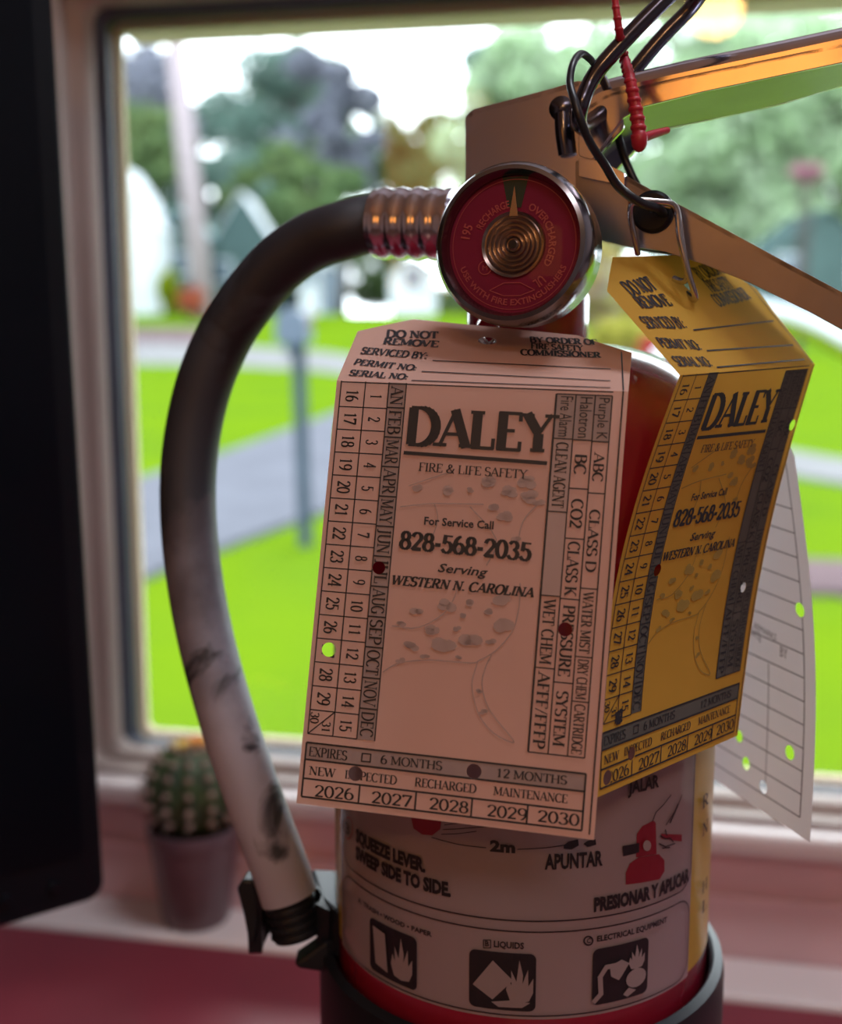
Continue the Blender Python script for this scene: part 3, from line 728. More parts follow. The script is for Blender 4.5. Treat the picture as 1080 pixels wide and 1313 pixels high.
# hose with crimped ferrule
t0 = .015
def hline(px, py):                              # point on the vertical plane through the axis along the handle direction
    return on_plane(px, py, AXc, NF)
c0 = hline(584, 288); c1 = hline(484, 287)
AXf = (c1 - c0).normalized(); Lf = (c1 - c0).length
pf = [(-.012, .001), (-.012, .0072), (0, .0072), (0, .0098), (.0015, .0100)]
for i in range(4):
    b0 = .003 + i * (Lf - .003) / 4; w = (Lf - .003) / 4
    pf += [(b0, .0094), (b0 + w * .25, .0098), (b0 + w * .5, .0101), (b0 + w * .75, .0098)]
pf += [(Lf, .0096), (Lf, .0085)]
hpx = [(484, 290, None), (440, 296, .332), (398, 311, .335), (357, 340, .338), (322, 380, .341), (292, 424, .344), (267, 478, .346), (251, 535, .348), (242, 600, .349), (242, 670, .349), (250, 745, .348), (263, 815, .347), (281, 885, .345), (304, 960, .343), (330, 1035, .342), (356, 1105, .341), (371, 1150, .341)]
pts = [c0 + AXf * (Lf - .012), c0 + AXf * (Lf + .001)] + [W(x, y, d) for x, y, d in hpx[1:]]
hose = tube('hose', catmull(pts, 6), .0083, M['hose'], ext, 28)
lathe('hose_ferrule', c0, AXf, pf, M['chrome'], hose, seg=40, sharp=60)
e0 = W(366, 1136, .341); e1 = W(383, 1200, .341)
ae = (e1 - e0).normalized(); Le = (e1 - e0).length
pe = [(0, .0070)]
for i in range(5):
    b0 = .002 + i * (Le - .002) / 5; w = (Le - .002) / 5; pe += [(b0, .0076), (b0 + w * .45, .0078), (b0 + w * .5, .0070), (b0 + w * .95, .0070)]
pe += [(Le, .0066), (Le, .005), (Le - .006, .0045), (Le - .006, .0001)]
lathe('hose_nozzle', e0, ae, pe, M['black'], hose, seg=32, sharp=30)

# ------------------------------------------------------------------ mounting bracket with hose clip
br = empty('extinguisher_bracket', (XA, YA + .06, TZ), 'black plastic bracket round the extinguisher base with open hose clip', 'bracket')
zR = zLabB - .006
V, Fc = lathe_vf((XA, YA, zR - .055), (0, 0, 1), [(0, RC + .0012), (.054, RC + .0012), (.055, RC + .0022), (.054, RC + .0046), (.050, RC + .0052), (.0, RC + .0052), (0, RC + .0012)], 96)
fix(mesh_obj('strap_band', V, Fc, M['black'], br, smooth=True), 40)
# back cradle plate on the left and behind
def cradle(a0, a1, z0f, z1f, r0, r1, name):
    V = []; Fc = []; n_ = 20
    for i in range(n_ + 1):
        t = i / n_; a = R(a0 + (a1 - a0) * t)
        for r_, zz in ((r0, z0f), (r1, z0f), (r1, z1f(t)), (r0, z1f(t))): V.append(Vector((XA + r_ * sin(a), YA - r_ * cos(a), zz)))
    for i in range(n_):
        for j in range(4): Fc.append((4 * i + j, 4 * i + (j + 1) % 4, 4 * i + 4 + (j + 1) % 4, 4 * i + 4 + j))
    Fc += [(0, 1, 2, 3), tuple(4 * n_ + j for j in (3, 2, 1, 0))]
    return fix(mesh_obj(name, V, Fc, M['black'], br))
HC = W(374, 1165, .341)                        # hose centre inside the clip
zc = HC.z
zClT = W(395, 1140, .345).z; zClB = zClT - .0145
cradle(-78, -150, zR - .055, lambda t: zClT - .010 - .0 * t, RC + .001, RC + .0050, 'cradle_plate')
V = []; Fc = []
arm = [Vector((XA - RC * .95 - .001, YA - .012, zClB)), Vector((XA - RC - .0012, YA + .012, zClB)), HC + Vector((.004, .018, zClB - zc)), HC + Vector((.0088, -.001, zClB - zc)), HC + Vector((.0145, -.010, zClB - zc))]
o = prism('clip_arm', arm, Vector((0, 0, zClT - zClB)), M['black'], br, b=.0015)
n_ = 22; V = []; Fc = []
for i in range(n_ + 1):
    a = R(-62 - (296 - 62 - 10) * i / n_) ; d = Vector((sin(a), -cos(a), 0))
    if i == 0: a_start = a
for i in range(n_ + 1):
    t = i / n_; a = R(60 + 212 * t)            # from the right-front round the back to the left-front
    d = Vector((sin(a), -cos(a), 0))
    drop = .0 if t < .8 else (t - .8) * .02
    for r_, zz in ((.0088, zClB + .001 - drop), (.0128, zClB + .001 - drop), (.0132, zClT - .001), (.0088, zClT)): V.append(Vector((HC.x, HC.y, 0)) + d * r_ + ZV * zz)
for i in range(n_):
    for j in range(4): Fc.append((4 * i + j, 4 * i + (j + 1) % 4, 4 * i + 4 + (j + 1) % 4, 4 * i + 4 + j))
Fc += [(0, 1, 2, 3), tuple(4 * n_ + j for j in (3, 2, 1, 0))]
fix(mesh_obj('hose_clip', V, Fc, M['black'], br, smooth=True), 40)
q = [W(x, y, .340) for x, y in ((303, 1140), (311, 1128), (324, 1130), (330, 1150), (331, 1185), (326, 1210), (319, 1212), (312, 1175))]
o = prism('clip_prong', q, Vector((0.001, .007, 0)), M['black'], br, b=.0012)
q = [W(x, y, .335) for x, y in ((376, 1237), (398, 1222), (420, 1205), (430, 1250), (404, 1246), (384, 1243))]
prism('clip_lug', q, Vector((0, .008, 0)), M['black'], br, b=.001)

# ================================================================== inspection tags
TW, TB, TF = .0667, .100, .035                # card width, body length, flap length (metres)
def proj(P):
    q = P - O; dd = q.y * CP - q.z * SP; up = q.y * SP + q.z * CP
    return 540 + F * q.x / dd, 656.5 - F * up / dd
def tag_fn(TL, TR, BL, BR, FL, FR, bulge=(0, 0)):
    TL, TR, BL, BR, FL, FR = [W(*c) for c in (TL, TR, BL, BR, FL, FR)]
    nb = (TR - TL).cross(BL - TL).normalized(); nf = (TR - TL).cross(TL - FL).normalized()
    if nb.y > 0: nb = -nb
    if (nf.dot(O - FL)) < 0: nf = -nf
    def fn(x, y, off=0):
        u = x / TW
        if y >= 0:
            v = y / TB; a = TL.lerp(BL, v); b_ = TR.lerp(BR, v)
            return a.lerp(b_, u) + nb * (off + sin(pi * min(max(v, 0), 1)) * (bulge[0] + (bulge[1] - bulge[0]) * u))
        v = -y / TF; a = TL.lerp(FL, v); b_ = TR.lerp(FR, v)
        return a.lerp(b_, u) + nf * off
    return fn
def inverse(fn):
    def inv(px, py, flap=False):
        x, y = TW / 2, (-TF / 2 if flap else TB / 2)
        lo, hi = (-TF * 1.3, -1e-9) if flap else (0, TB * 1.2)
        for _ in range(40):
            a = proj(fn(x, y)); e_ = 1e-4
            y2 = y - e_ if (flap and y - e_ > -TF * 3) else y + e_; sy = y2 - y
            b_ = proj(fn(x + e_, y)); c = proj(fn(x, y2))
            J = ((b_[0] - a[0]) / e_, (c[0] - a[0]) / sy, (b_[1] - a[1]) / e_, (c[1] - a[1]) / sy)
            D = J[0] * J[3] - J[1] * J[2]; ex, ey = px - a[0], py - a[1]
            x += (J[3] * ex - J[1] * ey) / D; y = min(max(y + (-J[2] * ex + J[0] * ey) / D, lo), hi)
        return x, y
    return inv
f1 = tag_fn((432, 488, .273), (806, 502, .257), (380, 1030, .262), (762, 1077, .250), (468, 403, .303), (812, 437, .288))
f2 = tag_fn((872, 481, .262), (1045, 467, .306), (765, 1023, .2555), (946, 943, .2975), (742, 331, .272), (935, 325, .322), bulge=(-.0060, -.0030))
f3 = tag_fn((866, 545, .378), (1019, 585, .312), (868, 968, .376), (1039, 1080, .308), (850, 420, .362), (950, 425, .312), bulge=(-.001, -.0038))
i1, i2, i3 = inverse(f1), inverse(f2), inverse(f3)
def card(name, fn, outline, holes, m, parent):
    kk = Ink(); kk.L['c'] = ([tuple(p) for p in outline], [tuple(range(len(outline)))]); punch(kk, holes)
    Vv, Ff = kk.L['c']; bm = bmesh.new(); bv = [bm.verts.new((x, y, 0)) for x, y in Vv]
    for f in Ff: bm.faces.new([bv[i] for i in f])
    for ax, lo, hi, stp in ((0, 0, TW, .006), (1, -TF, TB, .004)):
        c = lo
        while c <= hi + 1e-9:
            bmesh.ops.bisect_plane(bm, geom=bm.verts[:] + bm.edges[:] + bm.faces[:], plane_co=(c, 0, 0) if ax == 0 else (0, c, 0), plane_no=(1, 0, 0) if ax == 0 else (0, 1, 0), dist=1e-7); c += stp
    for y0 in (0.0,): bmesh.ops.bisect_plane(bm, geom=bm.verts[:] + bm.edges[:] + bm.faces[:], plane_co=(0, y0, 0), plane_no=(0, 1, 0), dist=1e-7)
    bm.verts.index_update()
    V = [fn(v.co.x, v.co.y, 0) for v in bm.verts]; Fc = [tuple(v.index for v in f.verts) for f in bm.faces]; bm.free()
    o = mesh_obj(name, V, Fc, m, parent); fix(o)
    return o
def outline_of(i, pl, pr, ptl, ptr):
    """corner cuts of the flap from four picture-measured points"""
    a = i(*pl, True); b_ = i(*ptl, True); c = i(*ptr, True); d = i(*pr, True)
    return [(0, TB), (0, a[1]), (b_[0], -TF), (c[0], -TF), (TW, d[1]), (TW, TB)]
def drop_in_holes(ink, holes, pad=.0002):
    for m, (V, Fc) in ink.L.items():
        keep = []
        for f in Fc:
            cx = sum(V[j][0] for j in f) / len(f); cy = sum(V[j][1] for j in f) / len(f)
            if all((cx - c[0]) ** 2 + (cy - c[1]) ** 2 > (r + pad) ** 2 for c, r in holes): keep.append(f)
        ink.L[m] = (V, keep)
def split_small(ink, step=.0012):
    """split long faces so that punched holes cut them"""
    for m in list(ink.L):
        V, Fc = ink.L[m]; bm = bmesh.new(); bv = [bm.verts.new((x, y, 0)) for x, y in V]
        for f in Fc:
            try: bm.faces.new([bv[j] for j in f])
            except Exception: pass
        yield m, bm
def punch(ink, holes):
    """cut hole discs out of the ink"""
    out = {}
    for m, bm in split_small(ink):
        for c, r in holes:
            near = [f for f in bm.faces if (f.calc_center_median() - Vector((c[0], c[1], 0))).length < r * 1.2 or any((v.co - Vector((c[0], c[1], 0))).length < r for v in f.verts) or _hits(f, c, r)]
            if not near: continue
            for kx in range(8):
                a = pi * kx / 8; nrm = Vector((cos(a), sin(a), 0))
                for sg in (-1, 1):
                    geo = set(near); es = set(e_ for f in near for e_ in f.edges); vs = set(v for f in near for v in f.verts)
                    res = bmesh.ops.bisect_plane(bm, geom=list(vs) + list(es) + list(geo), plane_co=Vector((c[0], c[1], 0)) + nrm * r * sg, plane_no=nrm, dist=1e-8)
                    near = [f for f in res['geom'] if isinstance(f, bmesh.types.BMFace)]
            kill = [f for f in bm.faces if (f.calc_center_median() - Vector((c[0], c[1], 0))).length < r * .999]
            bmesh.ops.delete(bm, geom=kill, context='FACES')
        bm.verts.index_update()
        out[m] = ([(v.co.x, v.co.y) for v in bm.verts], [tuple(v.index for v in f.verts) for f in bm.faces]); bm.free()
    ink.L = out
def _hits(f, c, r):
    xs = [v.co.x for v in f.verts]; ys = [v.co.y for v in f.verts]
    return min(xs) < c[0] + r and max(xs) > c[0] - r and min(ys) < c[1] + r and max(ys) > c[1] - r

# ---- the printed form: laid out once in card space from the near tag, used for both inspection tags
def layout(grey, faint):
    k = Ink(); B = lambda x, y: i1(x, y); Fl = lambda x, y: i1(x, y, True)
    def hh(fnp, p, hpx):
        a = fnp(*p); b_ = fnp(p[0], p[1] - hpx); return math.hypot(a[0] - b_[0], a[1] - b_[1])
    def ser(t, p0, p1, hpx, fnp=B, **q):
        k.serif('ink', t, fnp(*p0), fnp(*p1), hh(fnp, ((p0[0] + p1[0]) / 2, (p0[1] + p1[1]) / 2), hpx), **q)
    def san(t, p0, p1, hpx, fnp=B, **q):
        k.sans('ink', t, fnp(*p0), fnp(*p1), hh(fnp, ((p0[0] + p1[0]) / 2, (p0[1] + p1[1]) / 2), hpx), **q)
    LW = .00028
    # flap
    ser('DO NOT', (495, 433), (562, 435), 9, Fl, thin=.12, thick=.24); ser('REMOVE', (491, 442), (562, 446), 8, Fl, thin=.12, thick=.24)
    ser('SERVICED BY:', (462, 454), (547, 461), 8, Fl, thin=.12, thick=.22); ser('PERMIT NO:', (453, 468), (533, 476), 7, Fl, thin=.12, thick=.22); ser('SERIAL NO:', (447, 482), (522, 487.5), 7, Fl, thin=.12, thick=.22)
    for a, b_ in (((555, 463), (783, 474)), ((541, 477), (783, 489)), ((528, 488.5), (783, 498))): k.stroke('ink', [Fl(*a), Fl(*b_)], LW * 1.5)
    ser('BY ORDER OF', (680, 440), (767, 443), 7, Fl, thin=.12, thick=.24); ser('FIRE SAFETY', (681, 448), (748, 451), 7, Fl, thin=.12, thick=.24); ser('COMMISSIONER', (668, 456), (771, 459.5), 7, Fl, thin=.12, thick=.24)
    # fold line and right margin line
    k.stroke('ink', [(.0012, .0003), (.0635, .0003)], LW)
    a = B(756, 1070); k.stroke('ink', [Fl(797, 452), (a[0], -.0001)], LW * 1.2); k.stroke('ink', [(a[0], 0), a], LW * 1.2)
    # left calendar: x positions on the fold and at the foot
    bot = [B(395, 942), B(427, 945), B(458, 947), B(481, 948)]
    yb = sum(p[1] for p in bot) / 4; xs = [p[0] for p in bot]
    k.poly(grey, [(xs[2], 0), (xs[3], 0), (xs[3], yb), (xs[2], yb)])
    for x in xs: k.stroke('ink', [(x, 0), (x, yb)], LW)
    y0 = .0008; rh = (yb - y0) / 15
    for i in range(16):
        if i: k.stroke('ink', [(xs[0], y0 + rh * i), (xs[2], y0 + rh * i)], LW)
    mh = (yb + .001) / 12
    for i in range(12):
        if i: k.stroke('ink', [(xs[2], -.001 + mh * i), (xs[3], -.001 + mh * i)], LW * 1.3)
        t = ('JAN', 'FEB', 'MAR', 'APR', 'MAY', 'JUN', 'JUL', 'AUG', 'SEP', 'OCT', 'NOV', 'DEC')[i]; c = -.001 + mh * (i + .5)
        hw = mh * .41; xx = xs[2] + (xs[3] - xs[2]) * .16
        s0 = max(c - hw, .0002)
        k.serif('ink', t if i else 'AN', (xx, s0 if i else .001), (xx, c + hw), (xs[3] - xs[2]) * .70, thin=.07, thick=.15)
    def down(t, xa, xb, c, ln, m='ink', fill=.55, **q):
        w = xb - xa; k.serif(m, t, (xa + w * (1 - fill) / 2, c - ln / 2), (xa + w * (1 - fill) / 2, c + ln / 2), w * fill, **q)
    for i in range(15):
        c = y0 + rh * (i + .5); down(str(i + 1), xs[1], xs[2], c, .0011 * (1.1 if i < 9 else 2.6), fill=.48)
        if i < 14: down(str(i + 16), xs[0], xs[1], c, .0030, fill=.50)
    yy = y0 + rh * 14; k.stroke('ink', [(xs[0], yb), (xs[1], yy)], LW)
    k.serif('ink', '30', (xs[0] + .0003, yy + .0005), (xs[0] + .0003, yy + .0031), .0019); k.serif('ink', '31', (xs[1] - .0027, yb - .0032), (xs[1] - .0027, yb - .0006), .0019)
    # right block of extinguisher kinds
    bt = [B(677.5, 965), B(703, 967), B(728, 969), B(750, 971)]; xr = [p[0] for p in bt]; yr = sum(p[1] for p in bt) / 4
    tp = B(740, 505)[1] * 0 + .0012
    cols = [
        [(.0, .127, 'Fire Alarm', 1), (.127, .333, 'CLEAN AGENT', 1), (.333, .568, '', 1), (.568, .768, 'WET CHEM', 0), (.768, 1, 'AFFF/FFFP', 0)],
        [(.0, .128, 'Halotron', 1), (.128, .265, 'BC', 0), (.265, .405, 'CO2', 0), (.405, .573, 'CLASS K', 0), (.573, .803, 'PRESSURE', 0), (.803, 1, 'SYSTEM', 0)],
        [(.0, .130, 'Purple K', 1), (.130, .275, 'ABC', 0), (.275, .540, 'CLASS D', 0), (.540, .728, 'WATER MIST', 0), (.728, .850, 'DRY CHEM', 0), (.850, 1, 'CARTRIDGE', 0)]]
    k.poly(grey if grey == 'ink_grey_yellow' else 'ink_faint', [(xr[0], tp), (xr[3], tp), (xr[3], yr), (xr[0], yr)]) if grey == 'ink_grey_yellow' else None
    for ci, cl in enumerate(cols):
        xa, xb = xr[ci], xr[ci + 1]
        for a0, a1, t, sh in cl:
            ya, ybb = tp + (yr - tp) * a0, tp + (yr - tp) * a1
            if sh and grey != 'ink_grey_yellow': k.poly('ink_faint' if a0 > .1 else grey, [(xa, ya), (xb, ya), (xb, ybb), (xa, ybb)])
            k.stroke('ink', [(xa, ya), (xb, ya)], LW)
            if t:
                ln = min((ybb - ya) * .9, .0024 * len(t) * .78 + .001); c = (ya + ybb) / 2; w = xb - xa
                if t[1].islower(): k.sans('ink', t, (xa + w * .25, c - ln / 2), (xa + w * .25, c + ln / 2), w * .62)
                else: down(t, xa, xb, c, ln, fill=.60)
    for x in xr: k.stroke('ink', [(x, tp), (x, yr)], LW * (1.6 if x == xr[0] else 1))
    k.stroke('ink', [(xr[0], yr), (xr[3], yr)], LW)
    # centre
    ser('DALEY', (520, 569.5), (709, 581), 48, thin=.09, thick=.24, serifw=.34)
    k.stroke('ink', [B(518, 580.5), B(702, 594)], .00085)
    ser('FIRE & LIFE SAFETY', (537, 604), (676, 614), 11, thin=.07, thick=.14)
    san('For Service Call', (544, 672.5), (633, 678.5), 10, bold=.025)
    ser('828-568-2035', (512, 703), (681, 719), 22, thin=.10, thick=.22)
    san('Serving', (561, 733), (623, 739), 11, bold=.02, shear=.25)
    ser('WESTERN N. CAROLINA', (501, 749), (684, 766), 12, thin=.12, thick=.22, shear=.2)
    # spotted hide drawing, faint
    def C3(x, y): return B(370 + x / 2.4, 400 + y / 2.4)
    def C4(x, y): return B(370 + x / 2.4, 740 + y / 2.4)
    rn = random.Random(3)
    def spot(p, s):
        for _ in range(3 if s < 1.2 else 5): k.disc(faint, (p[0] + rn.uniform(-1, 1) * .0008 * s, p[1] + rn.uniform(-1, 1) * .0005 * s), .0011 * s * rn.uniform(.7, 1), .0007 * s * rn.uniform(.7, 1.1), 9)
    for x, y, s in ((400, 545, 1), (487, 550, 1.1), (560, 548, .6), (610, 520, 1.3), (680, 553, 1.2), (735, 522, 1.4), (625, 600, 1.1), (670, 632, 1.3), (740, 570, 1.5), (770, 590, 1), (530, 735, .7), (700, 700, .9)): spot(C3(x, y), s)
    for x, y, s in ((398, 100, 1), (345, 143, .8), (443, 162, 1.2), (520, 160, .6), (378, 212, 1.2), (480, 212, 1.9), (562, 187, 1.8), (345, 258, .8), (420, 242, .7), (525, 245, .6), (625, 200, .8), (610, 107, .9), (562, 80, .9), (660, 145, 1.9), (535, 118, .6), (490, 85, 1.5), (650, 70, 1.4), (585, 350, .6), (600, 415, .7)): spot(C4(x, y), s)
    for q in (([(292, 292), (340, 265), (430, 255), (560, 264), (590, 255), (640, 225), (690, 165), (710, 90), (713, 20)], C4), ([(582, 262), (566, 320), (570, 370), (590, 430), (632, 480), (685, 508), (690, 498), (642, 440), (610, 390), (596, 330), (606, 280), (625, 240)], C4), ([(320, 150), (400, 155), (478, 112), (512, 60), (520, 20)], C4), ([(372, 535), (430, 515), (500, 492)], C3), ([(345, 600), (440, 590), (600, 592)], C3), ([(450, 590), (460, 640), (440, 700)], C3), ([(770, 590), (720, 650), (700, 760)], C3), ([(560, 600), (640, 700), (610, 780)], C3)):
        pts_, fn_ = q; pp = catmull([Vector((x, y, 0)) for x, y in pts_], 4); k.stroke(faint, [fn_(p.x, p.y) for p in pp], LW * .9)
    # foot: expires bar, state row, years
    a, b_, c, d = B(394, 953), B(752, 991), B(391, 975), B(750, 1013)
    ya, yb2 = (a[1] + b_[1]) / 2, (c[1] + d[1]) / 2; xa, xb = (a[0] + c[0]) / 2, (b_[0] + d[0]) / 2
    k.poly(grey, [(xa, ya), (xb, ya), (xb, yb2), (xa, yb2)])
    y3 = (B(389, 999)[1] + B(749, 1039)[1]) / 2; y4 = (B(387, 1023)[1] + B(747, 1063)[1]) / 2
    for y in (ya, yb2, y3, y4): k.stroke('ink', [(xa, y), (xb, y)], LW * 1.5)
    for x in (xa, xb): k.stroke('ink', [(x, ya), (x, y4)], LW * 1.5)
    for t in (.21, .415, .615, .81): k.stroke('ink', [(xa + (xb - xa) * t, y3), (xa + (xb - xa) * t, y4)], LW * 1.4)
    ser('EXPIRES', (396, 969), (445, 975), 12); k.stroke('ink', [B(465, 966), B(476, 967), B(475, 977), B(464, 976)], .0003, closed=True)
    ser('6 MONTHS', (488, 979), (567, 987.5), 11, thin=.08, thick=.15); ser('12 MONTHS', (636, 996), (727, 1006), 11, thin=.08, thick=.15)
    ser('NEW', (396.5, 993), (430, 997), 11); ser('INSPECTED', (442, 998), (509, 1006), 11); ser('RECHARGED', (532, 1008), (611, 1017), 11); ser('MAINTENANCE', (633, 1019), (728, 1030), 11)
    for t, p0, p1 in (('2026', (403, 1021), (454, 1026)), ('2027', (476, 1029), (528, 1035)), ('2028', (550, 1037), (601, 1043)), ('2029', (624, 1046), (676, 1052)), ('2030', (689, 1053), (743, 1059))): ser(t, p0, p1, 14.5, thin=.07, thick=.14)
    return k
HR = .0015
def make_tag(name, fn, inv, m, holes_px, grey, faint, outl, label, cat, hole_flap, extra=None):
    holes = [(inv(x, y), HR * s) for x, y, s in holes_px] + [(inv(*hole_flap, True), .0022)]
    base = fn(TW / 2, TB / 2)
    r = empty(name, base, label, cat, 'inspection tags hanging from the extinguisher')
    card('card', fn, outl, holes, m, r)
    k = layout(grey, faint) if grey else Ink()
    if extra: extra(k)
    punch(k, holes)
    k.build('printing', r, fn, .00010, cuts=[(1, .004)] if grey is None else [(1, .008), (0, .012)])
    return r
ol1 = outline_of(i1, (462, 425), (808, 452), (530, 411), (740, 432))
make_tag('inspection_tag', f1, i1, M['tag_pink'], [(486, 728, 1), (725, 807, 1.05), (422, 833, 1.1), (456, 992, 1.1), (608, 989, 1.1)], 'ink_grey', 'ink_faint', ol1,
         'pink printed inspection tag nearest the camera, hanging under the gauge', 'tag', (625, 437))
a = i2(776, 373, True)
ol2 = [(0, TB), (0, a[1]), (i2(782, 325, True)[0], -TF), (i2(898, 325, True)[0], -TF), (TW, i2(968, 370, True)[1]), (TW, TB)]
def scribble(k):
    rn = random.Random(5); c = i2(793, 918); p = [(c[0] + rn.uniform(-.0014, .0014), c[1] + rn.uniform(-.0018, .0018)) for _ in range(22)]; k.stroke('ink', p, .0005)
make_tag('inspection_tag', f2, i2, M['tag_yellow'], [(1016, 545, 1), (953, 753, .9), (843, 731, 1), (810, 966, 1), (779, 997, 1.1)], 'ink_grey_yellow', 'ink_faint_yellow', ol2,
         'yellow printed inspection tag with a bent top, in front of the white tag', 'tag', (884, 366), scribble)
def form(k):
    for i in range(-1, 14):
        p = i3(1028, 1049 - 30.2 * i)
        if .002 < p[1] < TB - .003: k.stroke('ink_tablegrey', [(.004, p[1]), (TW - .0045, p[1])], .00032)
    x = TW - .0045; x2 = i3(984, 960)[0]; yb = i3(1028, 1049)[1]
    k.stroke('ink_tablegrey', [(x, .002), (x, yb)], .0004); k.stroke('ink_tablegrey', [(x2, i3(984, 850)[1]), (x2, yb - .002)], .0003)
    k.sans('ink_tablegrey', 'BY', i3(1001, 841), i3(1010, 846), .0028); k.sans('ink_tablegrey', 'DATE', i3(962, 812), i3(976, 824), .0022)
    k.sans('ink_tablegrey', 'REMARKS', i3(968, 806), i3(996, 822), .0018)
make_tag('inspection_tag', f3, i3, M['tag_white'], [(1026, 782, 1.25), (1013, 965, 1.25), (957, 979, 1.15), (979, 1009, 1.15), (948, 944, 1.1)], None, None,
         [(0, TB), (0, -TF * .7), (.012, -TF), (TW - .012, -TF), (TW, -TF * .7), (TW, TB)],
         'white tag with ruled form lines, rearmost behind the yellow tag', 'tag', (900, 440), form)

# ------------------------------------------------------------------ wires, ring, cord, seal
tie = empty('wire_tie', W(625, 430, .298), 'twisted bright wire holding the pink tag under the gauge', 'wire tie')
pts = [(618, 408, .304), (612, 420, .302), (616, 436, .300), (626, 444, .298), (636, 440, .297), (634, 428, .299), (622, 424, .300), (616, 432, .300), (628, 440, .299), (640, 426, .300), (636, 412, .303), (622, 404, .306), (618, 408, .304)]
tube('twisted_wire', catmull([W(*p) for p in pts[:-1]], 5, True), .00042, M['wire'], tie, 8, closed=True)
pts = [(612, 418, .301), (620, 433, .297), (632, 446, .296), (640, 441, .296)]
tube('wire_end', catmull([W(*p) for p in pts], 5), .00036, M['wire'], tie, 8)

D2 = lambda px, py, off: on_plane(px, py, AXc + NF * (.0125 + off), NF)
pr = empty('pull_pin', D2(745, 160, .004), 'dark chrome pull pin with long wire ring through the lever', 'pin')
rp_ = [(744, 140, .268), (757, 106, .268), (778, 77, .267), (824, 28, .266), (868, -14, .266), (897, -32, .270), (907, -22, .283), (886, 10, .290), (850, 47, .292), (814, 90, .294), (795, 122, .296), (765, 150, .290), (745, 160, .276)]
tube('pin_ring', catmull([W(*p) for p in rp_], 6, True), .0019, M['darkchrome'], pr, 14, closed=True)
pa = D2(745, 160, .006); tube('pin_shaft', [pa, pa - NF * .040], .0022, M['darkchrome'], pr, 12)
c = W(905, -28, .276)
# black cord loop
cl = [(764, 86, .276), (757, 76, .272), (745, 69, .268), (735, 82, .264), (731, 106, .262), (737, 130, .260), (745, 154, .260), (757, 183, .262), (776, 212, .266), (790, 235, .270), (806, 250, .275), (826, 262, .279), (846, 268, .283), (850, 276, .292), (830, 262, .302), (800, 200, .305), (786, 140, .300), (775, 105, .288)]
tube('cord_loop', catmull([W(*p) for p in cl], 6, True), [.00085 + .00025 * min(1, max(0, (i - 20) / 40)) for i in range(len(cl) * 6)], M['cord'], None, 10, closed=True)
tag(bpy.data.objects['cord_loop'], 'thin black cord looped from the pull ring down to the wire clip', 'cord')
clip = empty('wire_clip', W(850, 262, .283), 'bent steel wire clip carrying the yellow and white tags', 'clip')
ca = [(806, 256, .281), (838, 258, .281), (866, 265, .282), (872, 305, .283), (883, 350, .284), (892, 383, .287), (880, 376, .293), (872, 366, .299), (864, 357, .294)]
tube('long_wire', catmull([W(*p) for p in ca], 5), .0008, M['wire'], clip, 8)
cb = [(864, 357, .289), (876, 361, .287), (882, 352, .2855), (876, 315, .284), (869, 275, .283), (860, 264, .284), (836, 263, .284), (812, 260, .284), (809, 280, .286), (814, 305, .288), (818, 326, .291)]
tube('return_wire', catmull([W(*p) for p in cb], 5), .0008, M['wire'], clip, 8)
# red bead seal
seal = empty('tamper_seal', W(820, 180, .275), 'red beaded plastic seal hanging through the lever', 'seal')
sp = [(789, -30, .262), (789, 0, .262), (792, 24, .262), (795, 46, .264), (798, 62, .272), (801, 76, .2745), (808, 102, .2675), (813, 126, .267), (818, 155, .267), (820, 182, .267)]
P = catmull([W(*p) for p in sp], 10)
V = []; Fc = []
acc = 0; rad = []
for i, p in enumerate(P):
    if i: acc += (P[i] - P[i - 1]).length
    base = .00075 + .0009 * (i / len(P)) ** 1.5
    rad.append(base)
tube('seal_strand', P, rad, M['seal'], seal, 10)
acc = 0; last = -1; V = []; Fc = []
for i, p in enumerate(P):
    if i: acc += (P[i] - P[i - 1]).length
    if acc - last > .0021:
        last = acc; r_ = rad[i] * 1.28
        v, f = lathe_vf(p - Vector((0, 0, r_ * .6)), (0, 0, 1), [(r_ * .6 - r_ * .6 * cos(pi * j / 5), max(r_ * sin(pi * j / 5), 1e-5)) for j in range(6)], 10); add_to(V, Fc, v, f)
fix(mesh_obj('bead', V, Fc, M['seal'], seal, smooth=True))['kind'] = 'stuff'
pe_ = P[-1]; q_ = W(856, 167, .275)
tube('seal_tail', [W(822, 178, .268), W(838, 172, .271), q_], [.0011, .0010, .0008], M['seal'], seal, 8)
r_ = .0019; v, f = lathe_vf(P[-1] - Vector((0, 0, r_ * 1.2)), (0, 0, 1), [(r_ * 1.4 - r_ * 1.4 * cos(pi * j / 8), max(r_ * sin(pi * j / 8), 1e-5)) for j in range(9)], 16)
mesh_obj('seal_end', v, f, M['seal'], seal, smooth=True)

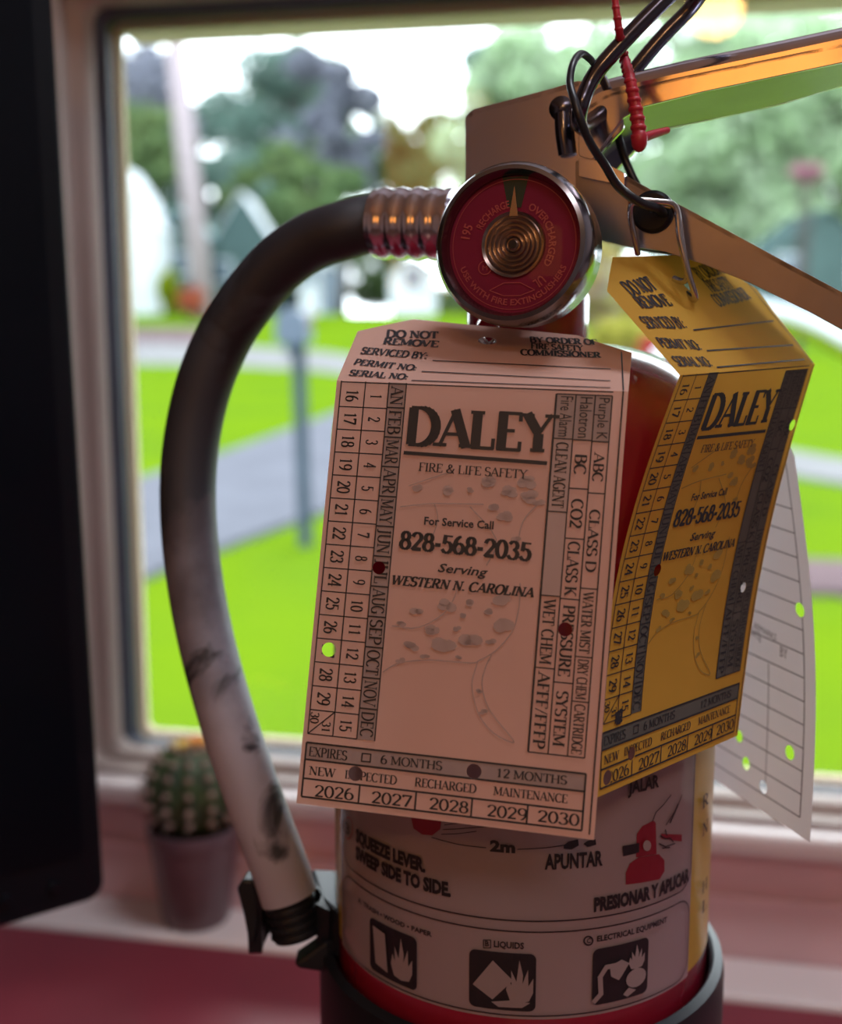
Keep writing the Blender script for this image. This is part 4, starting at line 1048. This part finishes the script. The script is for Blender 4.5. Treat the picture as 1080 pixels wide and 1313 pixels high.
# ================================================================== cactus
pc = WZ(252, 1176, TZ + .0016); PR = .0275
cac = empty('potted_cactus', pc, 'small ribbed green cactus with orange bloom in a mauve pot', 'plant')
PH = .060
lathe('pot', pc, (0, 0, 1), [(0, .001), (0, .0185), (.003, .0200), (PH - .008, .0262), (PH - .007, .0272), (PH, PR), (PH, PR - .0022), (PH - .010, PR - .0035), (PH - .010, .001)], M['pot'], cac, 48)
lathe('soil', pc, (0, 0, 1), [(PH - .008, PR - .0036), (PH - .006, .012), (PH - .005, .0005)], M['soil'], cac, 24)
CR, CH = .0265, .052; NR = 13; V = []; Fc = []; rings = 22; seg = NR * 6
for i in range(rings + 1):
    t = i / rings; ph = -pi / 2 * .75 + (pi * .5 + pi / 2 * .75) * t
    rr_ = CR * max(cos(ph), .02) ** .8; zz = PH - .004 + CH * .5 * (1 + sin(ph) * 1.0)
    for j in range(seg):
        a = 2 * pi * j / seg; q = rr_ * (1 + .10 * abs(cos(a * NR / 2)) - .07) * (1 + .02 * sin(i * 2.2)); V.append(pc + Vector((q * cos(a), q * sin(a), zz)))
for i in range(rings):
    for j in range(seg): Fc.append((i * seg + j, i * seg + (j + 1) % seg, (i + 1) * seg + (j + 1) % seg, (i + 1) * seg + j))
Fc.append(tuple(rings * seg + j for j in range(seg)))
fix(mesh_obj('cactus_stem', V, Fc, M['cactus'], cac, smooth=True))
V = []; Fc = []; MI = []
rn = random.Random(9)
for j in range(NR):
    a = 2 * pi * j / NR
    for i in range(6):
        ph = -.55 + i * .36; rr_ = CR * max(cos(ph), .02) ** .8 * 1.05; c = pc + Vector((rr_ * cos(a), rr_ * sin(a), PH - .004 + CH * .5 * (1 + sin(ph))))
        dr = Vector((cos(a) * cos(ph), sin(a) * cos(ph), sin(ph)))
        v, f = lathe_vf(c - dr * .0008, dr, [(0, .0001), (.0005, .0021), (.0018, .0019), (.0026, .0002)], 7); add_to(V, Fc, v, f)
        for s_ in range(5):
            d2 = (dr + Vector((rn.uniform(-.7, .7), rn.uniform(-.7, .7), rn.uniform(-.4, .8)))).normalized(); v, f = lathe_vf(c, d2, [(0, .0003), (.0060, .00006)], 3); add_to(V, Fc, v, f)
mesh_obj('spine_cluster', V, Fc, M['areole'], cac)['kind'] = 'stuff'
top = pc + Vector((0.003, 0, PH - .004 + CH * .97))
for fi, (dx, dy, mm) in enumerate(((0, 0, 'petal'), (.007, .002, 'petal2'), (-.007, -.003, 'petal2'), (.012, -.002, 'petal'))):
    V = []; Fc = []
    for ly, (cnt, ln, tilt) in enumerate(((9, .010, .5), (7, .008, 1.0))):
        for j in range(cnt):
            a = 2 * pi * j / cnt + ly; d = Vector((cos(a) * cos(tilt), sin(a) * cos(tilt), sin(tilt))); s_ = Vector((-sin(a), cos(a), 0)); b0 = top + Vector((dx, dy, -.25 * (dx * dx + dy * dy) / .02))
            kx = len(V); V += [b0, b0 + d * ln * .6 + s_ * .0016, b0 + d * ln, b0 + d * ln * .6 - s_ * .0016]; Fc.append((kx, kx + 1, kx + 2, kx + 3))
    mesh_obj('flower', V, Fc, M[mm], cac)

# ================================================================== monitor at the left
mo = empty('computer_monitor', (-.40, .32, TZ), 'black computer monitor at the left with rounded corner', 'monitor')
cb_ = W(135, 1150, .46)                         # lower right corner
mu = Vector((1.36, 1, 0)).normalized(); mup = (Vector((-.048, .01, 1))).normalized(); mn = mu.cross(mup).normalized()
if mn.y > 0: mn = -mn
mup = mu.cross(-mn).normalized()
if mup.z < 0: mup = -mup
def mp(u, v, d=0): return cb_ + mu * u + mup * v - mn * d
def mrect(u0, u1, v0, v1, r):
    out = []
    for cx, cy, a0 in ((u1 - r, v0 + r, -90), (u1 - r, v1 - r, 0), (u0 + r, v1 - r, 90), (u0 + r, v0 + r, 180)):
        for i in range(7): a = R(a0 + 15 * i); out.append((cx + r * cos(a), cy + r * sin(a)))
    return out
prism('housing', [mp(a, b_) for a, b_ in mrect(-.54, 0, 0, .42, .007)], -mn * .022, M['bezel'], mo, b=.0015)
prism('screen', [mp(a, b_, -.0006) for a, b_ in mrect(-.532, -.008, .020, .412, .002)], -mn * .0006, M['screen'], mo)
lbl = [mp(-.02 - .018 * i, .010, -.0005) for i in range(4)]
for p in lbl: lathe('button', p, mn, [(-.0005, .0001), (-.0005, .0022), (.0006, .0020), (.0008, .0001)], M['bezel'], mo, 14)
sb = mp(-.27, .12, .022); nk = Vector((sb.x, sb.y, 0)) - mn * .02
box('stand_neck', Vector((nk.x, nk.y, TZ + (sb.z - TZ) / 2 + .02)), (.05, .02, sb.z - TZ + .06), M['bezel'], mo, (mu, mn, ZV), b=.003)
box('stand_foot', Vector((nk.x, nk.y, TZ + .005)), (.22, .15, .010), M['bezel'], mo, (mu, mn, ZV), b=.003)

# ================================================================== lamps of the room, then added fill panels
# pendant with warm bare bulb, hanging behind the camera (seen mirrored in the pane)
pt = on_plane(917, 12, GP, NO); d_ = (pt - O).normalized(); rf = d_ - NO * 2 * d_.dot(NO)
bp = pt + rf * 1.6
pen = empty('pendant_lamp', bp, 'pendant lamp with warm bare bulb on a black cord', 'lamp')
lathe('bulb', bp, (0, 0, 1), [(-.045 * cos(pi * j / 14), max(.045 * sin(pi * j / 14), .0001)) for j in range(15)], M['bulb'], pen, 32)
lathe('socket', bp, (0, 0, 1), [(.040, .001), (.040, .018), (.075, .020), (.085, .006), (.085, .001)], M['shade'], pen, 24)
tube('cord', [bp + ZV * .08, Vector((bp.x, bp.y, 2.45))], .003, M['black'], pen, 8)
fl = empty('floor_lamp', (-.86, -1.46, 0), 'floor lamp with glowing orange fabric shade behind the camera', 'lamp')
lathe('base', (-.86, -1.46, 0), ZV, [(0, .001), (0, .14), (.02, .14), (.03, .02), (.03, .001)], M['black'], fl, 40)
tube('pole', [Vector((-.86, -1.46, .02)), Vector((-.86, -1.46, 1.26))], .012, M['black'], fl, 12)
lathe('lamp_shade', (-.86, -1.46, 1.22), ZV, [(0, .19), (.46, .16), (.46, .156), (0, .186), (0, .19)], M['lampshade'], fl, 40)
cp = empty('fill_panel', (0.3, -1.3, 2.40), 'flat white panel of the added fill light behind the camera', 'lamp')  # unseen panel, added to house the interior fill light
box('fill_housing', (0.3, -1.3, 2.425), (.66, .36, .05), M['sill'], cp, b=.004)

cp = empty('fill_panel', (0.45, .22, 2.40), 'flat white panel of the added fill light above the desk', 'lamp')  # likewise added out of view, houses the fill over the desk
box('fill_housing', (0.45, .22, 2.425), (.56, .36, .05), M['sill'], cp, b=.004)

# ================================================================== outdoors
GZ = CZ - 1.3
def ground(Y): return GZ if Y < 36 else (GZ + (Y - 36) / 12 * 1.85 if Y < 48 else GZ + 1.85 + (Y - 48) * .01)
def on_ground(px, py):
    r = ray(px, py); r = r / r.y; t = 1.0
    while t < 140 and (O + r * t).z > ground(t): t += .05
    return O + r * t
V = []; Fc = []; ys = [.9, 4, 8, 12, 18, 26, 36, 48, 70, 90, 115, 150]; xs = [-90 + 12 * i for i in range(16)]
for y in ys:
    for x in xs: V.append((x, y, ground(y)))
nx = len(xs)
for j in range(len(ys) - 1):
    for i in range(nx - 1): Fc.append((j * nx + i, j * nx + i + 1, (j + 1) * nx + i + 1, (j + 1) * nx + i))
st(mesh_obj('lawn', V, Fc, M['lawn'], smooth=True))
def strip_on_ground(name, far, near, m, h):
    def pick(pl, x):
        for (x0, y0), (x1, y1) in zip(pl, pl[1:]):
            if x0 <= x <= x1: return y0 + (y1 - y0) * (x - x0) / (x1 - x0)
    V = []; Fc = []; n_ = 40; x0, x1 = far[0][0], far[-1][0]
    for i in range(n_ + 1):
        x = x0 + (x1 - x0) * i / n_; ya, yb_ = pick(far, x), pick(near, x)
        for j in range(7): V.append(on_ground(x, ya + (yb_ - ya) * j / 6) + ZV * h)
        V += [V[-1] - ZV * (h + .02), V[-7] - ZV * (h + .02)]
    for i in range(n_):
        for j in range(9): Fc.append((9 * i + j, 9 * i + (j + 1) % 9, 9 * i + 9 + (j + 1) % 9, 9 * i + 9 + j))
    return st(fix(mesh_obj(name, V, Fc, m)))
strip_on_ground('road', [(100, 437), (300, 444), (420, 452), (640, 490), (800, 530), (1000, 578), (1200, 612)], [(100, 466), (300, 470), (420, 477), (620, 516), (800, 560), (1000, 608), (1200, 645)], M['road'], .03)
strip_on_ground('driveway', [(120, 638), (175, 620), (300, 580), (435, 530), (560, 496), (600, 492)], [(120, 775), (190, 745), (300, 702), (430, 655), (560, 590), (600, 560)], M['drive'], .045)
strip_on_ground('walkway', [(860, 716), (1150, 730)], [(860, 756), (1150, 772)], M['brownroad'], .04)
strip_on_ground('kerb', [(100, 421), (262, 422)], [(100, 439), (262, 441)], M['brownroad'], .05)

def leaves(n_, blobs, size, rn):
    V = np.zeros((n_ * 4, 3)); b_ = np.array([x[:3] for x in blobs]); br_ = np.array([x[3:] for x in blobs])
    w = br_[:, 0] ** 2; w = w / w.sum(); idx = rn.choice(len(blobs), n_, p=w)
    d = rn.normal(size=(n_, 3)); d /= np.linalg.norm(d, axis=1)[:, None]; rr_ = rn.uniform(.35, 1, (n_, 1)) ** .5
    c = b_[idx] + d * rr_ * br_[idx]
    a = rn.normal(size=(n_, 3)); a /= np.linalg.norm(a, axis=1)[:, None]; t = rn.normal(size=(n_, 3)); b2 = np.cross(a, t); b2 /= np.linalg.norm(b2, axis=1)[:, None]
    s = size * rn.uniform(.6, 1.3, (n_, 1))
    V[0::4] = c + a * s; V[1::4] = c + b2 * s * .6; V[2::4] = c - a * s; V[3::4] = c - b2 * s * .6
    return V
def leafmesh(name, V, m, parent):
    me = bpy.data.meshes.new(name); n_ = len(V) // 4; off = np.array(wloc(parent))
    me.from_pydata((V - off).tolist(), [], [(4 * i, 4 * i + 1, 4 * i + 2, 4 * i + 3) for i in range(n_)]); me.materials.append(m)
    o = bpy.data.objects.new(name, me); COL.objects.link(o); o.parent = parent; o['kind'] = 'stuff'; return o
def tree(px, Y, zt, rad, m, label, n_=5000, seed=0, low=.25, dens=14, leaf=.30, group='trees beyond the road', cat='tree', trunk=.25):
    rn = np.random.RandomState(seed); x = (px - 540) / F * Y * 1.0; g = ground(Y); hgt = zt - g
    t = empty('tree', (x, Y, g), label, cat, group)
    bl = []
    for _ in range(dens):
        zz = g + hgt * rn.uniform(low, .95); fr = (zz - g) / hgt; w = rad * (1 - abs(fr - .55) * 1.1) ; a = rn.uniform(0, 2 * pi); q = rn.uniform(0, w)
        bl.append((x + q * cos(a), Y + q * sin(a), zz, *(rad * rn.uniform(.18, .36) * np.array([1, 1, .75]))))
    leafmesh('foliage', leaves(n_, bl, leaf, rn), m, t)
    top_ = Vector((x, Y, g + hgt * .8)); V, Fc, _ = tube_vf([Vector((x, Y, g)), Vector((x + .2, Y, g + hgt * .4)), top_], [trunk, trunk * .7, trunk * .2], 8); o_ = mesh_obj('trunk', V, Fc, M['bark'], t, smooth=True)
    V = []; Fc = []
    for b0 in bl:
        q = Vector((x, Y, g + hgt * .35 + (b0[2] - g - hgt * .35) * .5)); v, f, _ = tube_vf([q, Vector(b0[:3])], [trunk * .35, trunk * .1], 5); add_to(V, Fc, v, f)
    mesh_obj('branches', V, Fc, M['bark'], t)
    return t
def zr(py, Y): return O.z + (ray(540, py).z / ray(540, py).y) * Y
tr = [
 (150, 62, 110, 6.0, 'leaf_b', 'mid green tree at the left edge of the window'),
 (205, 75, 60, 5.5, 'leaf_d', 'greyish tree behind the utility pole'),
 (300, 66, 205, 5.5, 'leaf_a', 'low blue green tree right of the utility pole'),
 (380, 80, 60, 6.0, 'leaf_a', 'tall blue green tree above the arch of the hose'),
 (425, 70, 40, 4.0, 'leaf_d', 'greyish lilac tree left of the bright sky gap'),
 (400, 62, 190, 5.0, 'leaf_b', 'mid green tree low behind the hose'),
 (640, 78, 60, 4.2, 'leaf_a', 'blue green tree behind the gauge'),
 (660, 66, 30, 5.0, 'leaf_c', 'pale green tree behind the lever pivot'),
 (770, 74, 20, 6.0, 'leaf_c', 'pale green tree left of the bulb reflection'),
 (880, 60, 10, 6.5, 'leaf_c', 'pale green tree behind the squeeze lever'),
 (1010, 56, 30, 6.5, 'leaf_c', 'pale green tree at the right edge of the window'),
 (1120, 66, -20, 7.0, 'leaf_c', 'pale green tree just past the right edge of the window'),
 (940, 70, 60, 6.0, 'leaf_a', 'blue green tree between the pale trees at the right'),
 (245, 86, 130, 6.0, 'leaf_a', 'distant blue green tree seen behind the teal roof'),
 (515, 88, 150, 6.0, 'leaf_b', 'distant green tree low in the bright sky gap'),
 (165, 98, 70, 6.5, 'leaf_d', 'distant greyish tree high at the left edge of the window'),
 (330, 96, 125, 7.5, 'leaf_a', 'distant blue green tree below the bright sky patch'),
 (395, 98, 35, 5.8, 'leaf_b', 'distant tall green tree left of the bright sky gap'),
 (640, 96, 25, 6.0, 'leaf_c', 'distant pale tree above the gauge'),
 (60, 80, 80, 6.5, 'leaf_a', 'blue green tree behind the monitor side of the window')]
for i, (px, Y, tp_, rd_, mm, lb) in enumerate(tr):
    dn = 9 if px < 600 else 20
    tree(px, Y, zr(tp_, Y), rd_, M[mm], lb, 5600 if px < 600 else 8000, 10 + i, dens=dn + 12, leaf=.30)
# hedge row along the far lawn edge
rn = np.random.RandomState(4)
for i, (px, w, top_, mm, lb) in enumerate(((330, 7, 330, 'leaf_a', 'low dark hedge at the left beyond the far lawn'), (560, 8, 350, 'leaf_b', 'low green hedge behind the gauge beyond the far lawn'), (820, 12, 300, 'leaf_c', 'pale tall hedge at the right beyond the far lawn'), (1050, 10, 330, 'leaf_a', 'blue green hedge at the right edge beyond the far lawn'))):
    Y = 64; g = ground(Y); x = (px - 540) / F * Y; h_ = zr(top_, Y) - g
    t = empty('hedge', (x, Y, g), lb, 'hedge'); bl = [(x + rn.uniform(-w, w) * .5, Y + rn.uniform(-1, 1), g + h_ * rn.uniform(.2, .7), 1.6, 1.2, h_ * .35) for _ in range(14)]
    leafmesh('foliage', leaves(4500, bl, .22, rn), M[mm], t)
def bush(px, py, Y, w, h_, mm, label, cat='bush', n_=900, leaf=.05, name='bush', mm2=None):
    P_ = WY(px, py, Y); g = max(ground(Y), GZ); t = empty(name, (P_.x, Y, g), label, cat); rn = np.random.RandomState(int(px))
    top_ = P_.z + h_ / 2; bl = [(P_.x + rn.uniform(-w, w) * .35, Y + rn.uniform(-w, w) * .3, P_.z + rn.uniform(-h_, h_) * .3, w * .3, w * .3, h_ * .3) for _ in range(8)]
    leafmesh('foliage', leaves(n_, bl, leaf, rn), M[mm], t)
    if mm2: leafmesh('flowers', leaves(n_ // 3, bl, leaf * 1.3, rn), M[mm2], t)
    V = []; Fc = []
    for b0 in bl:
        v, f, _ = tube_vf([Vector((P_.x, Y, g)), Vector(b0[:3])], [.02 + w * .015, .01], 5); add_to(V, Fc, v, f)
    mesh_obj('stems', V, Fc, M['bark'], t)
bush(218, 378, 48, 1.0, 1.8, 'leaf_y', 'yellow green shrub beside the white shed', leaf=.16, n_=1600)
bush(245, 385, 46.5, .9, .9, 'flower_o', 'orange flowering shrub at the foot of the pole', leaf=.10)
bush(785, 368, 9, .62, .62, 'flower_p', 'peach flowering shrub behind the neck of the extinguisher', leaf=.06, mm2='flower_yl', n_=7000)
bush(800, 440, 8, .40, .28, 'flower_yl', 'yellow flowering shrub below the peach one', leaf=.05, n_=4000)
bush(852, 466, 7, .26, .36, 'flower_r', 'red flowering plant beside the yellow shrub', leaf=.04, n_=4500)
bush(1036, 226, 20, .45, .35, 'flower_k', 'pink flower cluster high at the right of the window', leaf=.06, n_=500)
# pale arch with yellow green edge at the right
P_ = [WY(x, y, 5.0) for x, y in ((930, 396), (985, 398), (1030, 410), (1075, 432), (1120, 462), (1150, 520), (1160, 640))]; P_[-1].z = GZ
arch = empty('garden_hoop', P_[-1], 'pale curved garden hoop with yellow green edge at far right', 'hoop')
P_ = [Vector((P_[0].x - .45, 5, GZ)), Vector((P_[0].x - .35, 5, P_[0].z - .35))] + P_
Pc = catmull(P_, 6); tube('hoop_tube', Pc, .035, M['white_siding'], arch, 12); tube('hoop_edge', [p + Vector((0, -.01, -.05)) for p in Pc], .022, M['leaf_y'], arch, 10)

# utility pole
up_ = empty('utility_pole', WY(262, 392, 47), 'tall weathered utility pole leaning left beyond the lawn', 'pole')
a = WY(263, 392, 47); a.z = ground(47) - .05; b_ = WY(219, 0, 47)
V, Fc, _ = tube_vf([a, a.lerp(b_, .5), b_], [.46, .42, .36], 16); mesh_obj('pole_shaft', V, Fc, M['pole'], up_, smooth=True)
box('cross_arm', b_ - Vector((0, 0, .5)), (2.4, .12, .12), M['pole'], up_)
for dx in (-1, -.4, .4, 1): lathe('insulator', b_ + Vector((dx, 0, -.44)), ZV, [(0, .04), (.08, .07), (.14, .03), (.2, .001)], M['postgrey'], up_, 12)
# mailbox
mbp = WZ(392, 700, GZ); mt_ = WY(378, 420, mbp.y)
mb = empty('mailbox', mbp, 'blue grey mailbox on a slim post beside the driveway', 'mailbox')
tube('post', [mbp - Vector((0, 0, .02)), Vector((mt_.x + .02, mt_.y, mt_.z - .05))], .042, M['postgrey'], mb, 12)
V = []; Fc = []; n_ = 12; Lb = .42
pr_ = [(-.09, 0), (.09, 0)] + [(.09 * cos(R(180 * i / n_)), .11 + .09 * sin(R(180 * i / n_))) for i in range(n_ + 1)]
base = Vector((mt_.x, mt_.y - Lb / 2, mt_.z - .09)); prism('box_body', [base + Vector((x, 0, z)) for x, z in pr_], Vector((0, Lb, 0)), M['mailbox'], mb, b=.005)
prism('box_door', [base + Vector((x * .95, -.012, z * .96)) for x, z in pr_], Vector((0, .012, 0)), M['mailbox'], mb, b=.002)
box('box_flag', base + Vector((.1, .2, .14)), (.008, .03, .12), M['ink_red'], mb)
box('post_arm', base + Vector((0, .2, -.03)), (.06, .45, .06), M['postgrey'], mb)

def house(name, px0, px1, pye, pyp, pyb, Y, dep, wall, roof, label, door=None, ov=.15, wins=()):
    a = WY(px0, pyb, Y); b_ = WY(px1, pyb, Y); zb = ground(Y) - .05; ze = WY(px0, pye, Y).z; zp = WY((px0 + px1) / 2, pyp, Y).z; xm = (a.x + b_.x) / 2
    h = empty(name, (xm, Y + dep / 2, zb), label, 'building')
    g = [(a.x, zb), (b_.x, zb), (b_.x, ze), (xm, zp), (a.x, ze)]
    prism('wall', [Vector((x, Y, z)) for x, z in g], Vector((0, dep, 0)), wall, h)
    for s in (-1, 1):
        e0_ = Vector((xm + s * (b_.x - xm) * (1 + ov * .3), Y - ov, ze - (zp - ze) * ov * .3)); p0_ = Vector((xm, Y - ov, zp + .02)); t_ = Vector((0, 0, .10))
        prism('roof', [e0_, p0_, p0_ + t_, e0_ + t_], Vector((0, dep + 2 * ov, 0)), roof, h)
    if door: box('door', Vector((xm + door[0], Y - .02, zb + 1.05)), (.95, .06, 2.1), M['darkglass'], h)
    for wx, wz in wins:
        f_ = box('window', Vector((xm + wx, Y - .02, zb + wz)), (1.0, .06, 1.1), M['white_siding'], h); box('pane', Vector((xm + wx, Y - .05, zb + wz)), (.8, .04, .9), M['darkglass'], f_)
    return h
house('shed', 112, 204, 292, 212, 402, 49, 4, M['white_siding'], M['white_siding'], 'tall white shed with steep gable at the left edge', wins=())
house('house', 196, 262, 300, 268, 392, 52, 5, M['grey_wall'], M['teal'], 'grey green house with teal roof behind the pole', wins=((0, 2.2),))
house('house', 272, 352, 312, 248, 392, 55, 5, M['grey_wall'], M['white_siding'], 'house with pale sloping roof right of the pole', wins=((-1, 2.0), (1, 2.0)))
house('house', 385, 438, 348, 326, 392, 52, 5, M['white_siding'], M['white_siding'], 'small white house with dark door seen through the hose arch', door=(.5, 0), wins=((-.6, 1.8),))
house('house', 500, 560, 350, 330, 392, 51, 5, M['white_siding'], M['grey_wall'], 'small white house left of the gauge', wins=((0, 1.6),))
tree(440, 50, zr(250, 50), 2.0, M['leaf_b'], 'slim tree with bare trunk in front of the small white houses', 900, 77, low=.6, dens=5, leaf=.22)
house('house', 980, 1130, 330, 270, 400, 48, 5, M['grey_wall'], M['grey_wall'], 'grey house hidden behind the carry handle at right', wins=((-1.5, 1.9), (1.5, 1.9)))
